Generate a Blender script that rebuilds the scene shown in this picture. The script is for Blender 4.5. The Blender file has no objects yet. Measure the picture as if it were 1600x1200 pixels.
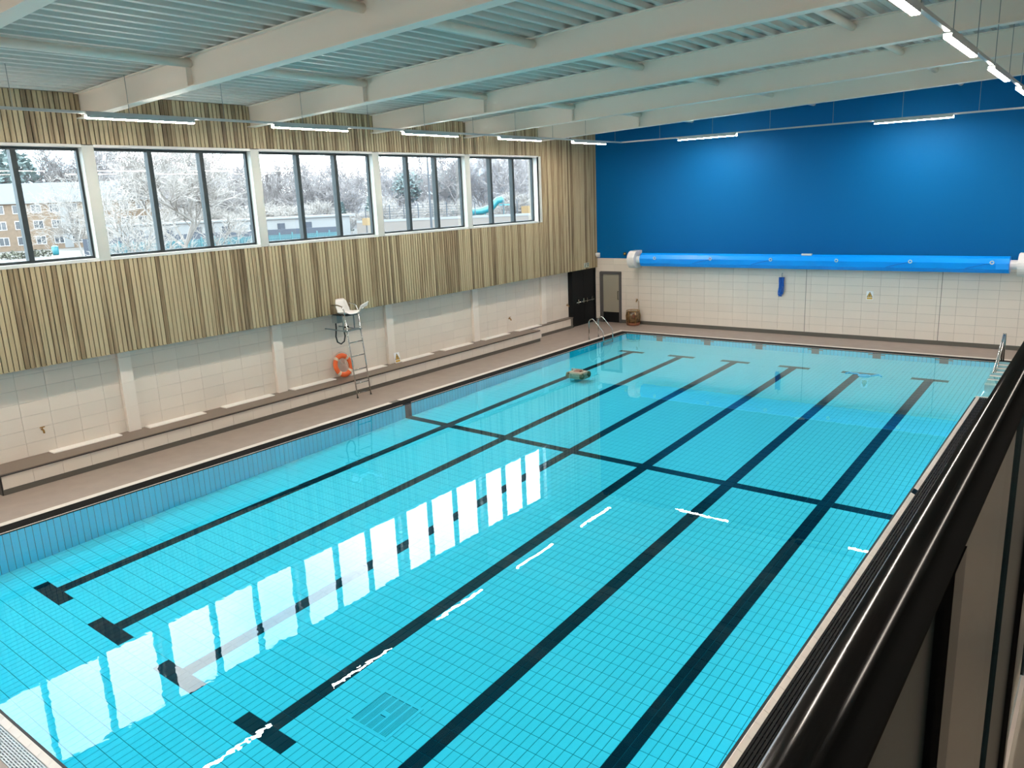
import bpy, math, random
from mathutils import Vector, Matrix
R = random.Random(7)
sc = bpy.context.scene
COL = sc.collection

# ------------------------------------------------------------------ camera
cam_d = bpy.data.cameras.new('camera')
cam = bpy.data.objects.new('camera', cam_d)
COL.objects.link(cam)
F_PX = 1227.52
cam_d.sensor_fit = 'HORIZONTAL'
cam_d.sensor_width = 36.0
cam_d.lens = F_PX * 36.0 / 1600.0
cam_d.clip_start = 0.02
cam_d.clip_end = 600
fw = Vector((-0.59691809, 0.76840601, -0.23074011))
rt = Vector((0.79503978, 0.60513291, -0.04154403))
up = Vector((-0.10770575, 0.20824595, 0.97212813))
M4 = Matrix(((rt.x, up.x, -fw.x, 15.4967), (rt.y, up.y, -fw.y, -2.63285), (rt.z, up.z, -fw.z, 5.53374), (0, 0, 0, 1)))
cam.matrix_world = M4
sc.camera = cam

# ------------------------------------------------------------------ world, exposure
w = bpy.data.worlds.new('overcast')
sc.world = w
w.use_nodes = True
nt = w.node_tree
nt.nodes.clear()
wo = nt.nodes.new('ShaderNodeOutputWorld')
bg = nt.nodes.new('ShaderNodeBackground')
tc = nt.nodes.new('ShaderNodeTexCoord')
ns = nt.nodes.new('ShaderNodeTexNoise')
ns.inputs['Scale'].default_value = 3.0
ns.inputs['Detail'].default_value = 5.0
cr = nt.nodes.new('ShaderNodeValToRGB')
cr.color_ramp.elements[0].position = 0.38
cr.color_ramp.elements[0].color = (0.62, 0.84, 1.0, 1)
cr.color_ramp.elements[1].position = 0.6
cr.color_ramp.elements[1].color = (0.95, 0.98, 1.0, 1)
nt.links.new(tc.outputs['Generated'], ns.inputs['Vector'])
nt.links.new(ns.outputs['Fac'], cr.inputs['Fac'])
nt.links.new(cr.outputs['Color'], bg.inputs['Color'])
nt.links.new(bg.outputs['Background'], wo.inputs['Surface'])
SKY = 11.0
bg.inputs['Strength'].default_value = SKY
LAMP = 160.0
sc.view_settings.view_transform = 'Standard'
sc.view_settings.look = 'None'
sc.view_settings.exposure = 0.38
sc.view_settings.gamma = 1.0
sc.view_settings.use_curve_mapping = False
cy = sc.cycles
cy.max_bounces = 8
cy.diffuse_bounces = 4
cy.glossy_bounces = 4
cy.transparent_max_bounces = 16
cy.sample_clamp_indirect = 6.0
cy.use_denoising = True

# ------------------------------------------------------------------ helpers
class MB:
    def __init__(s):
        s.v = []; s.f = []; s.m = []
    def quad(s, a, b, c, d, m=0):
        n = len(s.v); s.v += [a, b, c, d]; s.f.append((n, n+1, n+2, n+3)); s.m.append(m)
    def box(s, x0, x1, y0, y1, z0, z1, m=0):
        n = len(s.v)
        s.v += [(x0,y0,z0),(x1,y0,z0),(x1,y1,z0),(x0,y1,z0),(x0,y0,z1),(x1,y0,z1),(x1,y1,z1),(x0,y1,z1)]
        for q in ((0,3,2,1),(4,5,6,7),(0,1,5,4),(1,2,6,5),(2,3,7,6),(3,0,4,7)):
            s.f.append(tuple(n+i for i in q)); s.m.append(m)
        return s
    def hexa(s, pts, m=0):
        n = len(s.v); s.v += [tuple(p) for p in pts]
        for q in ((0,3,2,1),(4,5,6,7),(0,1,5,4),(1,2,6,5),(2,3,7,6),(3,0,4,7)):
            s.f.append(tuple(n+i for i in q)); s.m.append(m)
        return s
    def tube(s, path, r, seg=10, m=0, cap=True, closed=False):
        P = [Vector(p) for p in path]; k = len(P)
        rr = r if isinstance(r, (list, tuple)) else [r]*k
        n0 = len(s.v)
        ref = None
        for i in range(k):
            if closed: t = P[(i+1) % k] - P[i-1]
            elif i == 0: t = P[1]-P[0]
            elif i == k-1: t = P[-1]-P[-2]
            else: t = (P[i+1]-P[i]).normalized() + (P[i]-P[i-1]).normalized()
            t.normalize()
            if ref is None:
                ref = Vector((0,0,1)) if abs(t.z) < .9 else Vector((1,0,0))
            a = (ref - t*ref.dot(t))
            if a.length < 1e-4: a = t.orthogonal()
            a.normalize(); ref = a
            b = t.cross(a)
            for j in range(seg):
                th = 2*math.pi*j/seg
                s.v.append(tuple(P[i] + a*(math.cos(th)*rr[i]) + b*(math.sin(th)*rr[i])))
        for i in range(k if closed else k-1):
            for j in range(seg):
                a0 = n0+i*seg+j; a1 = n0+i*seg+(j+1) % seg
                i2 = (i+1) % k
                b0 = n0+i2*seg+j; b1 = n0+i2*seg+(j+1) % seg
                s.f.append((a0, a1, b1, b0)); s.m.append(m)
        if cap and not closed:
            s.f.append(tuple(n0+j for j in range(seg))[::-1]); s.m.append(m)
            s.f.append(tuple(n0+(k-1)*seg+j for j in range(seg))); s.m.append(m)
        return s
    def lathe(s, prof, seg=20, c=(0,0,0), axis='z', m=0):
        n0 = len(s.v)
        for (r, h) in prof:
            for j in range(seg):
                th = 2*math.pi*j/seg
                a, b = r*math.cos(th), r*math.sin(th)
                p = (a, b, h) if axis == 'z' else ((h, a, b) if axis == 'x' else (b, h, a))
                s.v.append((c[0]+p[0], c[1]+p[1], c[2]+p[2]))
        for i in range(len(prof)-1):
            for j in range(seg):
                s.f.append((n0+i*seg+j, n0+i*seg+(j+1) % seg, n0+(i+1)*seg+(j+1) % seg, n0+(i+1)*seg+j)); s.m.append(m)
        s.f.append(tuple(n0+j for j in range(seg))[::-1]); s.m.append(m)
        k = len(prof)-1
        s.f.append(tuple(n0+k*seg+j for j in range(seg))); s.m.append(m)
        return s
    def prism(s, poly, axis, a0, a1, m=0):
        # poly: 2-D outline; axis 'x': (y,z), 'y': (x,z), 'z': (x,y)
        def P(u, v, a):
            return (a,u,v) if axis == 'x' else ((u,a,v) if axis == 'y' else (u,v,a))
        n = len(s.v); k = len(poly)
        s.v += [P(u,v,a0) for u,v in poly] + [P(u,v,a1) for u,v in poly]
        s.f.append(tuple(range(n, n+k))); s.m.append(m)
        s.f.append(tuple(range(n+2*k-1, n+k-1, -1))); s.m.append(m)
        for i in range(k):
            j = (i+1) % k
            s.f.append((n+j, n+i, n+k+i, n+k+j)); s.m.append(m)
        return s
    def mesh(s, name, mats, smooth=False):
        me = bpy.data.meshes.new(name)
        me.from_pydata(s.v, [], s.f)
        for mt in (mats if isinstance(mats, (list, tuple)) else [mats]): me.materials.append(mt)
        if any(s.m): me.polygons.foreach_set('material_index', s.m)
        if smooth: me.polygons.foreach_set('use_smooth', [True]*len(me.polygons))
        me.update()
        return me
    def build(s, name, mats, parent=None, smooth=False, loc=None, fix=True):
        me = s.mesh(name, mats, smooth)
        if fix:
            import bmesh
            bm = bmesh.new(); bm.from_mesh(me); bmesh.ops.recalc_face_normals(bm, faces=bm.faces); bm.to_mesh(me); bm.free()
        return put(name, me, parent, loc)

def put(name, me, parent=None, loc=None):
    o = bpy.data.objects.new(name, me); COL.objects.link(o)
    if parent is not None: o.parent = parent
    if loc is not None: o.location = loc
    return o

def empty(name, loc=(0,0,0)):
    o = bpy.data.objects.new(name, None); COL.objects.link(o); o.location = loc
    o.empty_display_size = .2
    return o

def tag(o, label=None, cat=None, group=None, kind=None):
    if label: o['label'] = label
    if cat: o['category'] = cat
    if group: o['group'] = group
    if kind: o['kind'] = kind
    return o

def lin(c):
    return tuple((x/12.92 if x <= .04045 else ((x+.055)/1.055)**2.4) for x in [k/255 for k in c])

MATS = {}
def mat(name, col, rough=.5, metal=0.0, spec=.5, noise=0.0, nscale=8.0, rand=0.0, bump=0.0, bscale=60.0, emit=None, estr=0.0, stretch=None, ramp=None, alpha=None):
    m = bpy.data.materials.new(name); m.use_nodes = True
    n = m.node_tree; b = n.nodes['Principled BSDF']
    b.inputs['Base Color'].default_value = (*col, 1)
    b.inputs['Roughness'].default_value = rough
    b.inputs['Metallic'].default_value = metal
    b.inputs['Specular IOR Level'].default_value = spec
    L = n.links
    if noise or rand:
        hsv = n.nodes.new('ShaderNodeHueSaturation'); hsv.inputs['Color'].default_value = (*col, 1)
        val = None
        if noise:
            t = n.nodes.new('ShaderNodeTexCoord'); tx = n.nodes.new('ShaderNodeTexNoise')
            tx.inputs['Scale'].default_value = nscale; tx.inputs['Detail'].default_value = 4
            if stretch:
                mp = n.nodes.new('ShaderNodeMapping'); mp.inputs['Scale'].default_value = stretch
                L.new(t.outputs['Object'], mp.inputs['Vector']); L.new(mp.outputs['Vector'], tx.inputs['Vector'])
            else:
                L.new(t.outputs['Object'], tx.inputs['Vector'])
            mr = n.nodes.new('ShaderNodeMapRange')
            mr.inputs['From Min'].default_value = .3; mr.inputs['From Max'].default_value = .7
            mr.inputs['To Min'].default_value = 1-noise; mr.inputs['To Max'].default_value = 1+noise
            L.new(tx.outputs['Fac'], mr.inputs['Value']); val = mr.outputs['Result']
        if rand:
            oi = n.nodes.new('ShaderNodeObjectInfo')
            mr2 = n.nodes.new('ShaderNodeMapRange')
            mr2.inputs['To Min'].default_value = 1-rand; mr2.inputs['To Max'].default_value = 1+rand
            L.new(oi.outputs['Random'], mr2.inputs['Value'])
            if val is not None:
                mu = n.nodes.new('ShaderNodeMath'); mu.operation = 'MULTIPLY'
                L.new(val, mu.inputs[0]); L.new(mr2.outputs['Result'], mu.inputs[1]); val = mu.outputs[0]
            else: val = mr2.outputs['Result']
        L.new(val, hsv.inputs['Value']); L.new(hsv.outputs['Color'], b.inputs['Base Color'])
    if bump:
        t = n.nodes.new('ShaderNodeTexCoord'); tx = n.nodes.new('ShaderNodeTexNoise'); tx.inputs['Scale'].default_value = bscale
        bp = n.nodes.new('ShaderNodeBump'); bp.inputs['Strength'].default_value = bump; bp.inputs['Distance'].default_value = .01
        L.new(t.outputs['Object'], tx.inputs['Vector']); L.new(tx.outputs['Fac'], bp.inputs['Height']); L.new(bp.outputs['Normal'], b.inputs['Normal'])
    if emit:
        b.inputs['Emission Color'].default_value = (*emit, 1); b.inputs['Emission Strength'].default_value = estr
    MATS[name] = m
    return m

def sheet(name, tint, ior, rough=0.0, bump=0.0, bscale=3.0, shallow=None):
    # clear sheet: transparent body with a Fresnel reflection
    m = bpy.data.materials.new(name); m.use_nodes = True
    n = m.node_tree; n.nodes.clear(); L = n.links
    o = n.nodes.new('ShaderNodeOutputMaterial'); mx = n.nodes.new('ShaderNodeMixShader')
    tr = n.nodes.new('ShaderNodeBsdfTransparent'); gl = n.nodes.new('ShaderNodeBsdfGlossy')
    tr.inputs['Color'].default_value = (*tint, 1); gl.inputs['Roughness'].default_value = rough
    gl.inputs['Color'].default_value = (1, 1, 1, 1)
    ge = n.nodes.new('ShaderNodeNewGeometry'); nrm = ge.outputs['Normal']
    if bump:
        t = n.nodes.new('ShaderNodeTexCoord'); tx = n.nodes.new('ShaderNodeTexNoise'); tx.inputs['Scale'].default_value = bscale
        tx.inputs['Detail'].default_value = 2
        bp = n.nodes.new('ShaderNodeBump'); bp.inputs['Strength'].default_value = bump; bp.inputs['Distance'].default_value = .02
        L.new(t.outputs['Object'], tx.inputs['Vector']); L.new(tx.outputs['Fac'], bp.inputs['Height'])
        nrm = bp.outputs['Normal']; L.new(nrm, gl.inputs['Normal'])
        sp = n.nodes.new('ShaderNodeSeparateXYZ'); L.new(t.outputs['Object'], sp.inputs[0])
        mr = n.nodes.new('ShaderNodeMapRange'); mr.interpolation_type = 'SMOOTHSTEP'
        mr.inputs['From Min'].default_value = 6.5; mr.inputs['From Max'].default_value = 1.0
        mr.inputs['To Min'].default_value = bump; mr.inputs['To Max'].default_value = bump*3.2
        L.new(sp.outputs['Y'], mr.inputs['Value']); L.new(mr.outputs[0], bp.inputs['Strength'])
    if shallow:
        # less water to look through towards the shallow end, so less red is absorbed there
        t2 = n.nodes.new('ShaderNodeTexCoord'); s2 = n.nodes.new('ShaderNodeSeparateXYZ'); L.new(t2.outputs['Object'], s2.inputs[0])
        m2 = n.nodes.new('ShaderNodeMapRange'); m2.inputs['From Min'].default_value = 2.0; m2.inputs['From Max'].default_value = 25.0
        c2 = n.nodes.new('ShaderNodeMix'); c2.data_type = 'RGBA'
        c2.inputs[6].default_value = (*tint, 1); c2.inputs[7].default_value = (*shallow, 1)
        L.new(s2.outputs['Y'], m2.inputs['Value']); L.new(m2.outputs[0], c2.inputs[0]); L.new(c2.outputs[2], tr.inputs['Color'])
    # Schlick reflectance, the same from both sides of the sheet
    def M_(op, x, y=None, c=False):
        k = n.nodes.new('ShaderNodeMath'); k.operation = op; k.use_clamp = c
        for i, q in enumerate((x, y)):
            if q is None: continue
            if isinstance(q, (int, float)): k.inputs[i].default_value = q
            else: L.new(q, k.inputs[i])
        return k.outputs[0]
    dt = n.nodes.new('ShaderNodeVectorMath'); dt.operation = 'DOT_PRODUCT'
    L.new(nrm, dt.inputs[0]); L.new(ge.outputs['Incoming'], dt.inputs[1])
    f0 = ((ior-1)/(ior+1))**2
    k5 = M_('POWER', M_('SUBTRACT', 1.0, M_('ABSOLUTE', dt.outputs['Value']), True), 5.0)
    fac = M_('ADD', M_('MULTIPLY', k5, 1-f0), f0, True)
    L.new(fac, mx.inputs[0]); L.new(tr.outputs[0], mx.inputs[1]); L.new(gl.outputs[0], mx.inputs[2]); L.new(mx.outputs[0], o.inputs['Surface'])
    return m

# ------------------------------------------------------------------ materials
m_deck = mat('deck_tile', (.30, .24, .205), .55, noise=.06, nscale=3)
m_wtile = mat('wall_tile_glaze', (.76, .675, .59), .35, rand=.025)
m_grout = mat('grout', (.17, .15, .13), .8)
m_skirt = mat('skirting_tile', (.105, .095, .08), .5)
m_benchtop = mat('bench_top_tile', (.17, .13, .105), .45)
m_black = mat('black_frame', (.012, .012, .013), .4)
m_white = mat('white_paint', (.62, .62, .60), .45)
m_whitep = mat('white_plastic', (.78, .75, .73), .4)
m_pil = mat('pilaster_tile', (.84, .76, .68), .4)
m_grille = mat('white_grille', (.92, .88, .83), .4)
m_outframe = mat('white_window_frame', (.26, .26, .26), .6)
m_signw = mat('white_sign_plate', (.92, .92, .93), .3)
m_column = mat('pale_grey_column', (.46, .48, .45), .5)
m_steelw = mat('painted_steel', (.90, .82, .73), .5, spec=.3)
m_roof = mat('roof_sheet', (.66, .63, .58), .42)
m_blue = mat('blue_wall_paint', (.0, .11, .31), .6, spec=.12, bump=.05, bscale=25)
m_frame = mat('grey_window_frame', (.032, .042, .046), .5, spec=.2)
m_chrome = mat('stainless_steel', (.62, .62, .60), .22, metal=1)
m_poolt = mat('pool_tile_aqua', (.20, .65, .79), .4, spec=.04, rand=.015)
m_poolwall = mat('pool_wall_tile_aqua', (.0, .66, .88), .4, spec=.04, rand=.04)
m_poolg = mat('pool_grout', (.0, .11, .16), .8, spec=.04)
m_dark = mat('dark_navy_tile', (.001, .016, .030), .4, spec=.03, rand=.2)
m_coping = mat('white_edge_tile', (.68, .62, .56), .4)
m_grate = mat('black_grating_plastic', (.009, .0085, .008), .6, spec=.12)
m_grate2 = mat('pale_grating_plastic', (.42, .47, .50), .4)
m_channel = mat('channel_dark', (.010, .012, .014), .7)
m_step = mat('pale_step_tile', (.22, .42, .46), .5, spec=.05)
m_mark = mat('grey_target_tile', (.06, .075, .08), .4)
m_cover = mat('blue_pool_cover', (.0, .30, .92), .28, noise=.03, nscale=2)
m_rope = mat('blue_rope', (.01, .12, .50), .7)
m_orange = mat('orange_buoy', (.75, .12, .02), .5)
m_reflect = mat('reflective_tape', (.75, .62, .48), .5)
m_cord = mat('pale_cord', (.45, .42, .36), .8)
m_rubber = mat('black_rubber', (.012, .012, .012), .5)
m_grey = mat('grey_metal', (.22, .26, .26), .4, metal=.3)
m_rail = mat('black_handrail', (.002, .002, .002), .13, spec=.28)
m_brass = mat('brass', (.45, .25, .08), .35, metal=1)
m_doorpale = mat('pale_door_panel', (.34, .31, .245), .5)
m_doorframe = mat('grey_door_frame', (.10, .095, .095), .5)
m_doorblack = mat('black_door', (.008, .009, .010), .45, spec=.15)
m_amber = mat('amber_bag', (.12, .07, .03), .25, noise=.7, nscale=9)
m_red = mat('orange_base', (.22, .075, .035), .5)
m_yellow = mat('yellow_print', (.68, .40, .06), .6)
m_ink = mat('black_print', (.02, .02, .02), .6)
m_beige = mat('beige_plastic', (.36, .30, .215), .5)
m_olive = mat('olive_plastic', (.10, .09, .03), .5)
m_cable = mat('pale_blue_cable', (.15, .55, .80), .5)
m_balcony = mat('balcony_concrete', (.13, .11, .085), .7)
m_plaster = mat('pale_plaster', (.66, .62, .56), .8)
m_lamp = mat('lamp_diffuser', (.9, .9, .9), .5, emit=(1, .89, .775), estr=LAMP)
m_track = mat('lighting_track', (.42, .45, .45), .4)
m_water = sheet('pool_water', (.35, .925, .985), 1.34, 0.0, shallow=(.66, .985, 1.0), bump=.014, bscale=4.0)
m_glass = sheet('window_glass', (.95, .98, .98), 1.5)
m_rglass = sheet('balustrade_glass', (.53, .50, .46), 1.45)
m_glassedge = mat('glass_edge', (.003, .016, .022), .2)

def timber(name, k=1.0):
    m = bpy.data.materials.new(name); m.use_nodes = True
    n = m.node_tree; L = n.links; b = n.nodes['Principled BSDF']; b.inputs['Roughness'].default_value = .6
    oi = n.nodes.new('ShaderNodeObjectInfo'); t = n.nodes.new('ShaderNodeTexCoord')
    mp = n.nodes.new('ShaderNodeMapping'); mp.inputs['Scale'].default_value = (30, 30, 1.1)
    ad = n.nodes.new('ShaderNodeVectorMath'); ad.operation = 'ADD'
    mu = n.nodes.new('ShaderNodeVectorMath'); mu.operation = 'SCALE'; mu.inputs['Scale'].default_value = 91
    cb = n.nodes.new('ShaderNodeCombineXYZ')
    for i in range(3): L.new(oi.outputs['Random'], cb.inputs[i])
    L.new(cb.outputs[0], mu.inputs[0]); L.new(t.outputs['Object'], mp.inputs['Vector'])
    L.new(mp.outputs[0], ad.inputs[0]); L.new(mu.outputs[0], ad.inputs[1])
    tx = n.nodes.new('ShaderNodeTexNoise'); tx.inputs['Scale'].default_value = .55; tx.inputs['Detail'].default_value = 5
    L.new(ad.outputs[0], tx.inputs['Vector'])
    # the board's own heart/sap tone plus streaks along the grain
    a = n.nodes.new('ShaderNodeMath'); a.operation = 'MULTIPLY_ADD'; a.inputs[1].default_value = .62
    L.new(oi.outputs['Random'], a.inputs[0])
    s = n.nodes.new('ShaderNodeMath'); s.operation = 'MULTIPLY_ADD'; s.inputs[1].default_value = 1.1; s.inputs[2].default_value = -.36
    L.new(tx.outputs['Fac'], s.inputs[0]); L.new(s.outputs[0], a.inputs[2])
    r = n.nodes.new('ShaderNodeValToRGB'); L.new(a.outputs[0], r.inputs['Fac'])
    e = r.color_ramp.elements
    e[0].position = .12; e[0].color = (.47*k, .385*k, .24*k, 1)
    e[1].position = .95; e[1].color = (.12*k, .08*k, .04*k, 1)
    x = e.new(.5); x.color = (.41*k, .325*k, .195*k, 1)
    x = e.new(.68); x.color = (.25*k, .18*k, .10*k, 1)
    L.new(r.outputs['Color'], b.inputs['Base Color'])
    return m
m_timber = timber('larch_board')
m_back = mat('cladding_backing', (.012, .010, .008), .9)

# ------------------------------------------------------------------ key dimensions
W, LEN = 12.906, 25.0
XT = -2.68            # face of the timber cladding and the window wall
XL = -3.02            # face of the tiled wall below it
YF = 27.275           # far wall
BAY, Y0 = 4.2558, 6.018
YN, XR = -5.2, 17.6   # near and right walls, behind the camera
def roof_z(x): return 8.10 + .0365*(x+2.7)
def beam_z(x): return 7.60 + .0345*(x+1.9)

# ------------------------------------------------------------------ floor (deck)
mb = MB()
DX0, DX1 = -.62, 13.42    # outer edge of the overflow channel
for x0, x1, y0, y1 in ((XL-.1, DX0, YN, YF), (DX0, DX1, LEN+.62, YF), (DX0, DX1, YN, -.36), (DX1, XR, YN, 20.35), (DX1+1.2, XR, 20.35, 25.1), (DX1, XR, 25.1, YF)):
    mb.box(x0, x1, y0, y1, -.35, 0)
floor = tag(mb.build('floor', m_deck), 'brown-grey tiled pool deck running around the pool', kind='structure')

# ------------------------------------------------------------------ walls
RH = .2983  # course height of the wall tiles (.3 less joint)
def tile_mesh(name, axis, w_, h_, mt, t=.014, j=.005):
    m = MB()
    if axis == 'x':   # lies in the y-z plane, faces +x
        m.box(0, t, j/2, w_-j/2, j/2, h_-j/2)
    else:             # lies in the x-z plane, faces -y
        m.box(j/2, w_-j/2, -t, 0, j/2, h_-j/2)
    return m.mesh(name, mt)

# left wall: tiled base + pilasters + window columns
mb = MB()
mb.box(XL-.5, XL, YN, 29, -.35, 2.7)
mb.box(XL-.5, XT-.12, YN, 29, 2.41, 2.55)                 # soffit below the cladding
mb.box(XL-.12, XT-.12, YN, 29, 2.42, 4.52)
mb.box(XL-.12, XT-.12, YN, 29, 7.05, 9)
mb.box(XL-.12, XT-.12, 23.0, 29, 4.4, 7.1)
wl = tag(mb.build('wall_left', m_grout), 'long side wall with beige tiles below, windows and timber cladding above', kind='structure')
cache = {}
pil_y = [6.2 - 4.3, 6.2, 6.2+4.3, 6.2+8.6, 6.2+12.9, 6.2+17.2]
yy = pil_y[0]-2*.6
zs = [.45 + RH*k for k in range(7)]
segs = []
for a, b in zip(pil_y[:-1], pil_y[1:]): segs.append((a+.15, b-.15))
segs.append((pil_y[-1]+.15, 25.35))
for a, b in segs:
    y = a
    while y < b-.03:
        wd = min(.6, b-y)
        for z in zs:
            h = min(RH, 2.41-z)
            if h < .02: continue
            key = ('x', round(wd, 3), round(h, 3))
            if key not in cache: cache[key] = tile_mesh('tile', 'x', wd, h, m_wtile)
            put('tile', cache[key], wl, (XL, y, z))
        y += wd
for y in pil_y:
    m = MB(); z = .45
    while z < 2.4:
        m.box(XL, XL+.12, y-.15, y+.15, z+.002, min(z+.598, 2.41)); z += .6
    m.build('pilaster', m_pil, wl)
for k in range(-1, 5):
    yc = Y0+BAY*k
    o = MB().box(XT-.3, XT+.004, yc-.13, yc+.13, 4.54, 7.03).build('window_column', m_column, wl)

# timber cladding, lower band and far end (full height), upper band
PITCH = .1062
def cladding(name, label, y0, y1, z0, z1, tall_from=None, ztop=None):
    b = MB().box(XT-.12, XT-.03, y0, y1, z0+.01, z1-.01)
    if tall_from: b.box(XT-.12, XT-.03, tall_from, y1, z1-.02, ztop)
    o = tag(b.build(name, m_back), label, kind='structure')
    def board(h):
        j = .019; c = .004
        m = MB()
        m.prism([(XT-.03, j/2), (XT-.03, PITCH-j/2), (XT-c, PITCH-j/2), (XT, PITCH-j/2-c), (XT, j/2+c), (XT-c, j/2)], 'z', 0, h)
        return m.mesh('board', m_timber)
    ms = board(z1-z0); mt_ = board(ztop-z0) if tall_from else None
    y = y0
    while y < y1-.03:
        tall = tall_from and y >= tall_from-.01
        put('board', mt_ if tall else ms, o, (0, y, z0))
        y += PITCH
    return o
NB = 198
Y_START = 23.0 - NB*PITCH
cl1 = cladding('trim_1', 'vertical timber boards below the windows and full height at the far corner', Y_START, YF-.005, 2.41, 4.53, 23.0, 8.12)
cl2 = cladding('trim_2', 'vertical timber boards above the row of windows', Y_START, 23.0-.02, 7.05, 8.10)

# windows: five bays (the first one partly in view)
XG = XT-.22
for k in range(-1, 4):
    a = Y0+BAY*k+.13; b = Y0+BAY*(k+1)-.13
    if k == 3: b = 22.86
    n = k+2
    o = empty('window_%d' % n, (XG, a, 4.55)); tag(o, ('%s window bay of three panes in grey frames' % ['nearest', 'second', 'middle', 'fourth', 'farthest'][k+1]), kind='structure')
    def W_(m, name, mt): 
        q = m.build(name, mt, o); q.location = (-XG, -a, -4.55); return q
    z0, z1 = 4.60, 6.98
    f = MB()
    f.box(XG-.05, XG+.05, a, b, z0, z0+.055); f.box(XG-.05, XG+.05, a, b, z1-.055, z1)
    f.box(XG-.05, XG+.05, a, a+.05, z0+.055, z1-.055); f.box(XG-.05, XG+.05, b-.05, b, z0+.055, z1-.055)
    W_(f, 'window_frame', m_frame)
    w3 = (b-a)/3
    for i in (1, 2):
        W_(MB().box(XG-.07, XG+.09, a+w3*i-.055, a+w3*i+.055, z0+.055, z1-.055), 'mullion', m_frame)
    for i in range(3):
        p0 = a+w3*i+(.05 if i == 0 else .055); p1 = a+w3*(i+1)-(.05 if i == 2 else .055)
        W_(MB().box(XG-.004, XG+.004, p0, p1, z0+.055, z1-.055), 'pane', m_glass)
    W_(MB().box(XT-.3, XT+.012, a, b, 4.53, 4.597), 'window_sill', m_white)
    W_(MB().box(XT-.3, XT+.004, a, b, 6.985, 7.045), 'window_head', m_white)
    if k == 3: W_(MB().box(XT-.3, XT+.004, b, 23.0, 4.53, 7.045), 'reveal', m_white)
    # portal that guides daylight sampling through this bay
    ld = bpy.data.lights.new('window_portal', 'AREA'); ld.shape = 'RECTANGLE'; ld.size = z1-z0; ld.size_y = b-a
    ld.cycles.is_portal = True
    lo = bpy.data.objects.new('window_portal', ld); COL.objects.link(lo)
    lo.location = (XG-.1, (a+b)/2, (z0+z1)/2); lo.rotation_euler = (0, -math.pi/2, 0)
for y0, y1 in ((YN, Y_START),):
    pass

# far wall: tiles below, blue paint above
wf = empty('wall_far', (0, YF, 0)); tag(wf, 'far end wall, beige tiles below and deep blue paint above', kind='structure')
o = MB().box(XL-.5, XR+.3, YF, YF+.3, -.35, 2.8).build('tile_backing', m_grout, wf); o.location = (0, -YF, 0)
o = MB().box(XL-.5, XR+.3, YF-.012, YF+.3, 2.8, 9.2).build('blue_panel', m_blue, wf); o.location = (0, -YF, 0)
DL0, DL1, DZ = -2.56, -1.5, 2.21      # far door opening
xs = []
x = -.08-.6*5
while x < 15.5:
    xs.append((x, min(.6, 15.5-x))); x += .6
rows = [(.14, .31-.01)]
z = .145
rows = []
while z < 2.79:
    rows.append((z, min(RH, 2.8-z))); z += RH
tc_ = {}
for x, wd in xs:
    for z, h in rows:
        pieces = [(x, wd)]
        if z < DZ-.05:
            pieces = []
            if x < DL0: pieces.append((x, min(wd, DL0-x)))
            if x+wd > DL1: pieces.append((max(x, DL1), x+wd-max(x, DL1)))
        for px, pw in pieces:
            if pw < .04 or px < XL-.01 and px+pw < XL: continue
            key = (round(pw, 3), round(h, 3))
            if key not in tc_: tc_[key] = tile_mesh('tile', 'y', pw, h, m_wtile)
            put('tile', tc_[key], wf, (px, 0, z))
for xj in (-.08+.6*10.5+.12, -.08+.6*18.2):
    o = MB().box(xj-.008, xj+.008, -.016, 0, .14, 2.8).build('movement_joint', m_skirt, wf)
bs = MB()
bs.prism([(YF-.045, 0), (YF-.02, .02), (YF-.016, .14), (YF+.01, .14), (YF+.01, 0)], 'x', DL1, 15.5)
tag(bs.build('baseboard_far', m_skirt), 'dark grey coved skirting along the far wall', kind='structure')

# near wall and right wall behind the viewer
tag(MB().box(XL-.5, XR+.3, YN-.3, YN, -.35, 9.2).build('wall_near', m_plaster), 'plain wall at the near end behind the viewer', kind='structure')
tag(MB().box(XR, XR+.3, YN, YF, -.35, 9.4).build('wall_right', mat('grey_plaster', (.22, .215, .20), .8)), 'plain wall behind the balcony', kind='structure')

# ------------------------------------------------------------------ ceiling: profiled deck, beams, tubes
mb = MB()
prof = []
x = XL-.3; p = .333
while x < XR+.3:
    for dx, dz in ((0, 0), (.085, 0), (.115, .085), (.175, .085), (.18, .075), (.205, .075), (.21, .085), (.303, .085)):
        prof.append((x+dx, roof_z(x+dx)+dz))
    x += p
for (x0, z0), (x1, z1) in zip(prof[:-1], prof[1:]):
    mb.quad((x0, YN-.2, z0), (x1, YN-.2, z1), (x1, YF+.2, z1), (x0, YF+.2, z0))
zt = roof_z(XL)+.25
mb.hexa([(XL-.4, YN-.3, roof_z(XL-.4)+.16), (XR+.3, YN-.3, roof_z(XR+.3)+.16), (XR+.3, YF+.3, roof_z(XR+.3)+.16), (XL-.4, YF+.3, roof_z(XL-.4)+.16),
         (XL-.4, YN-.3, roof_z(XL-.4)+.4), (XR+.3, YN-.3, roof_z(XR+.3)+.4), (XR+.3, YF+.3, roof_z(XR+.3)+.4), (XL-.4, YF+.3, roof_z(XL-.4)+.4)])
ceil = tag(mb.build('ceiling', m_roof, fix=False), 'profiled metal roof deck on white steel beams', kind='structure')
PURX = (1.7, 6.32, 10.9, 15.4)
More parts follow.
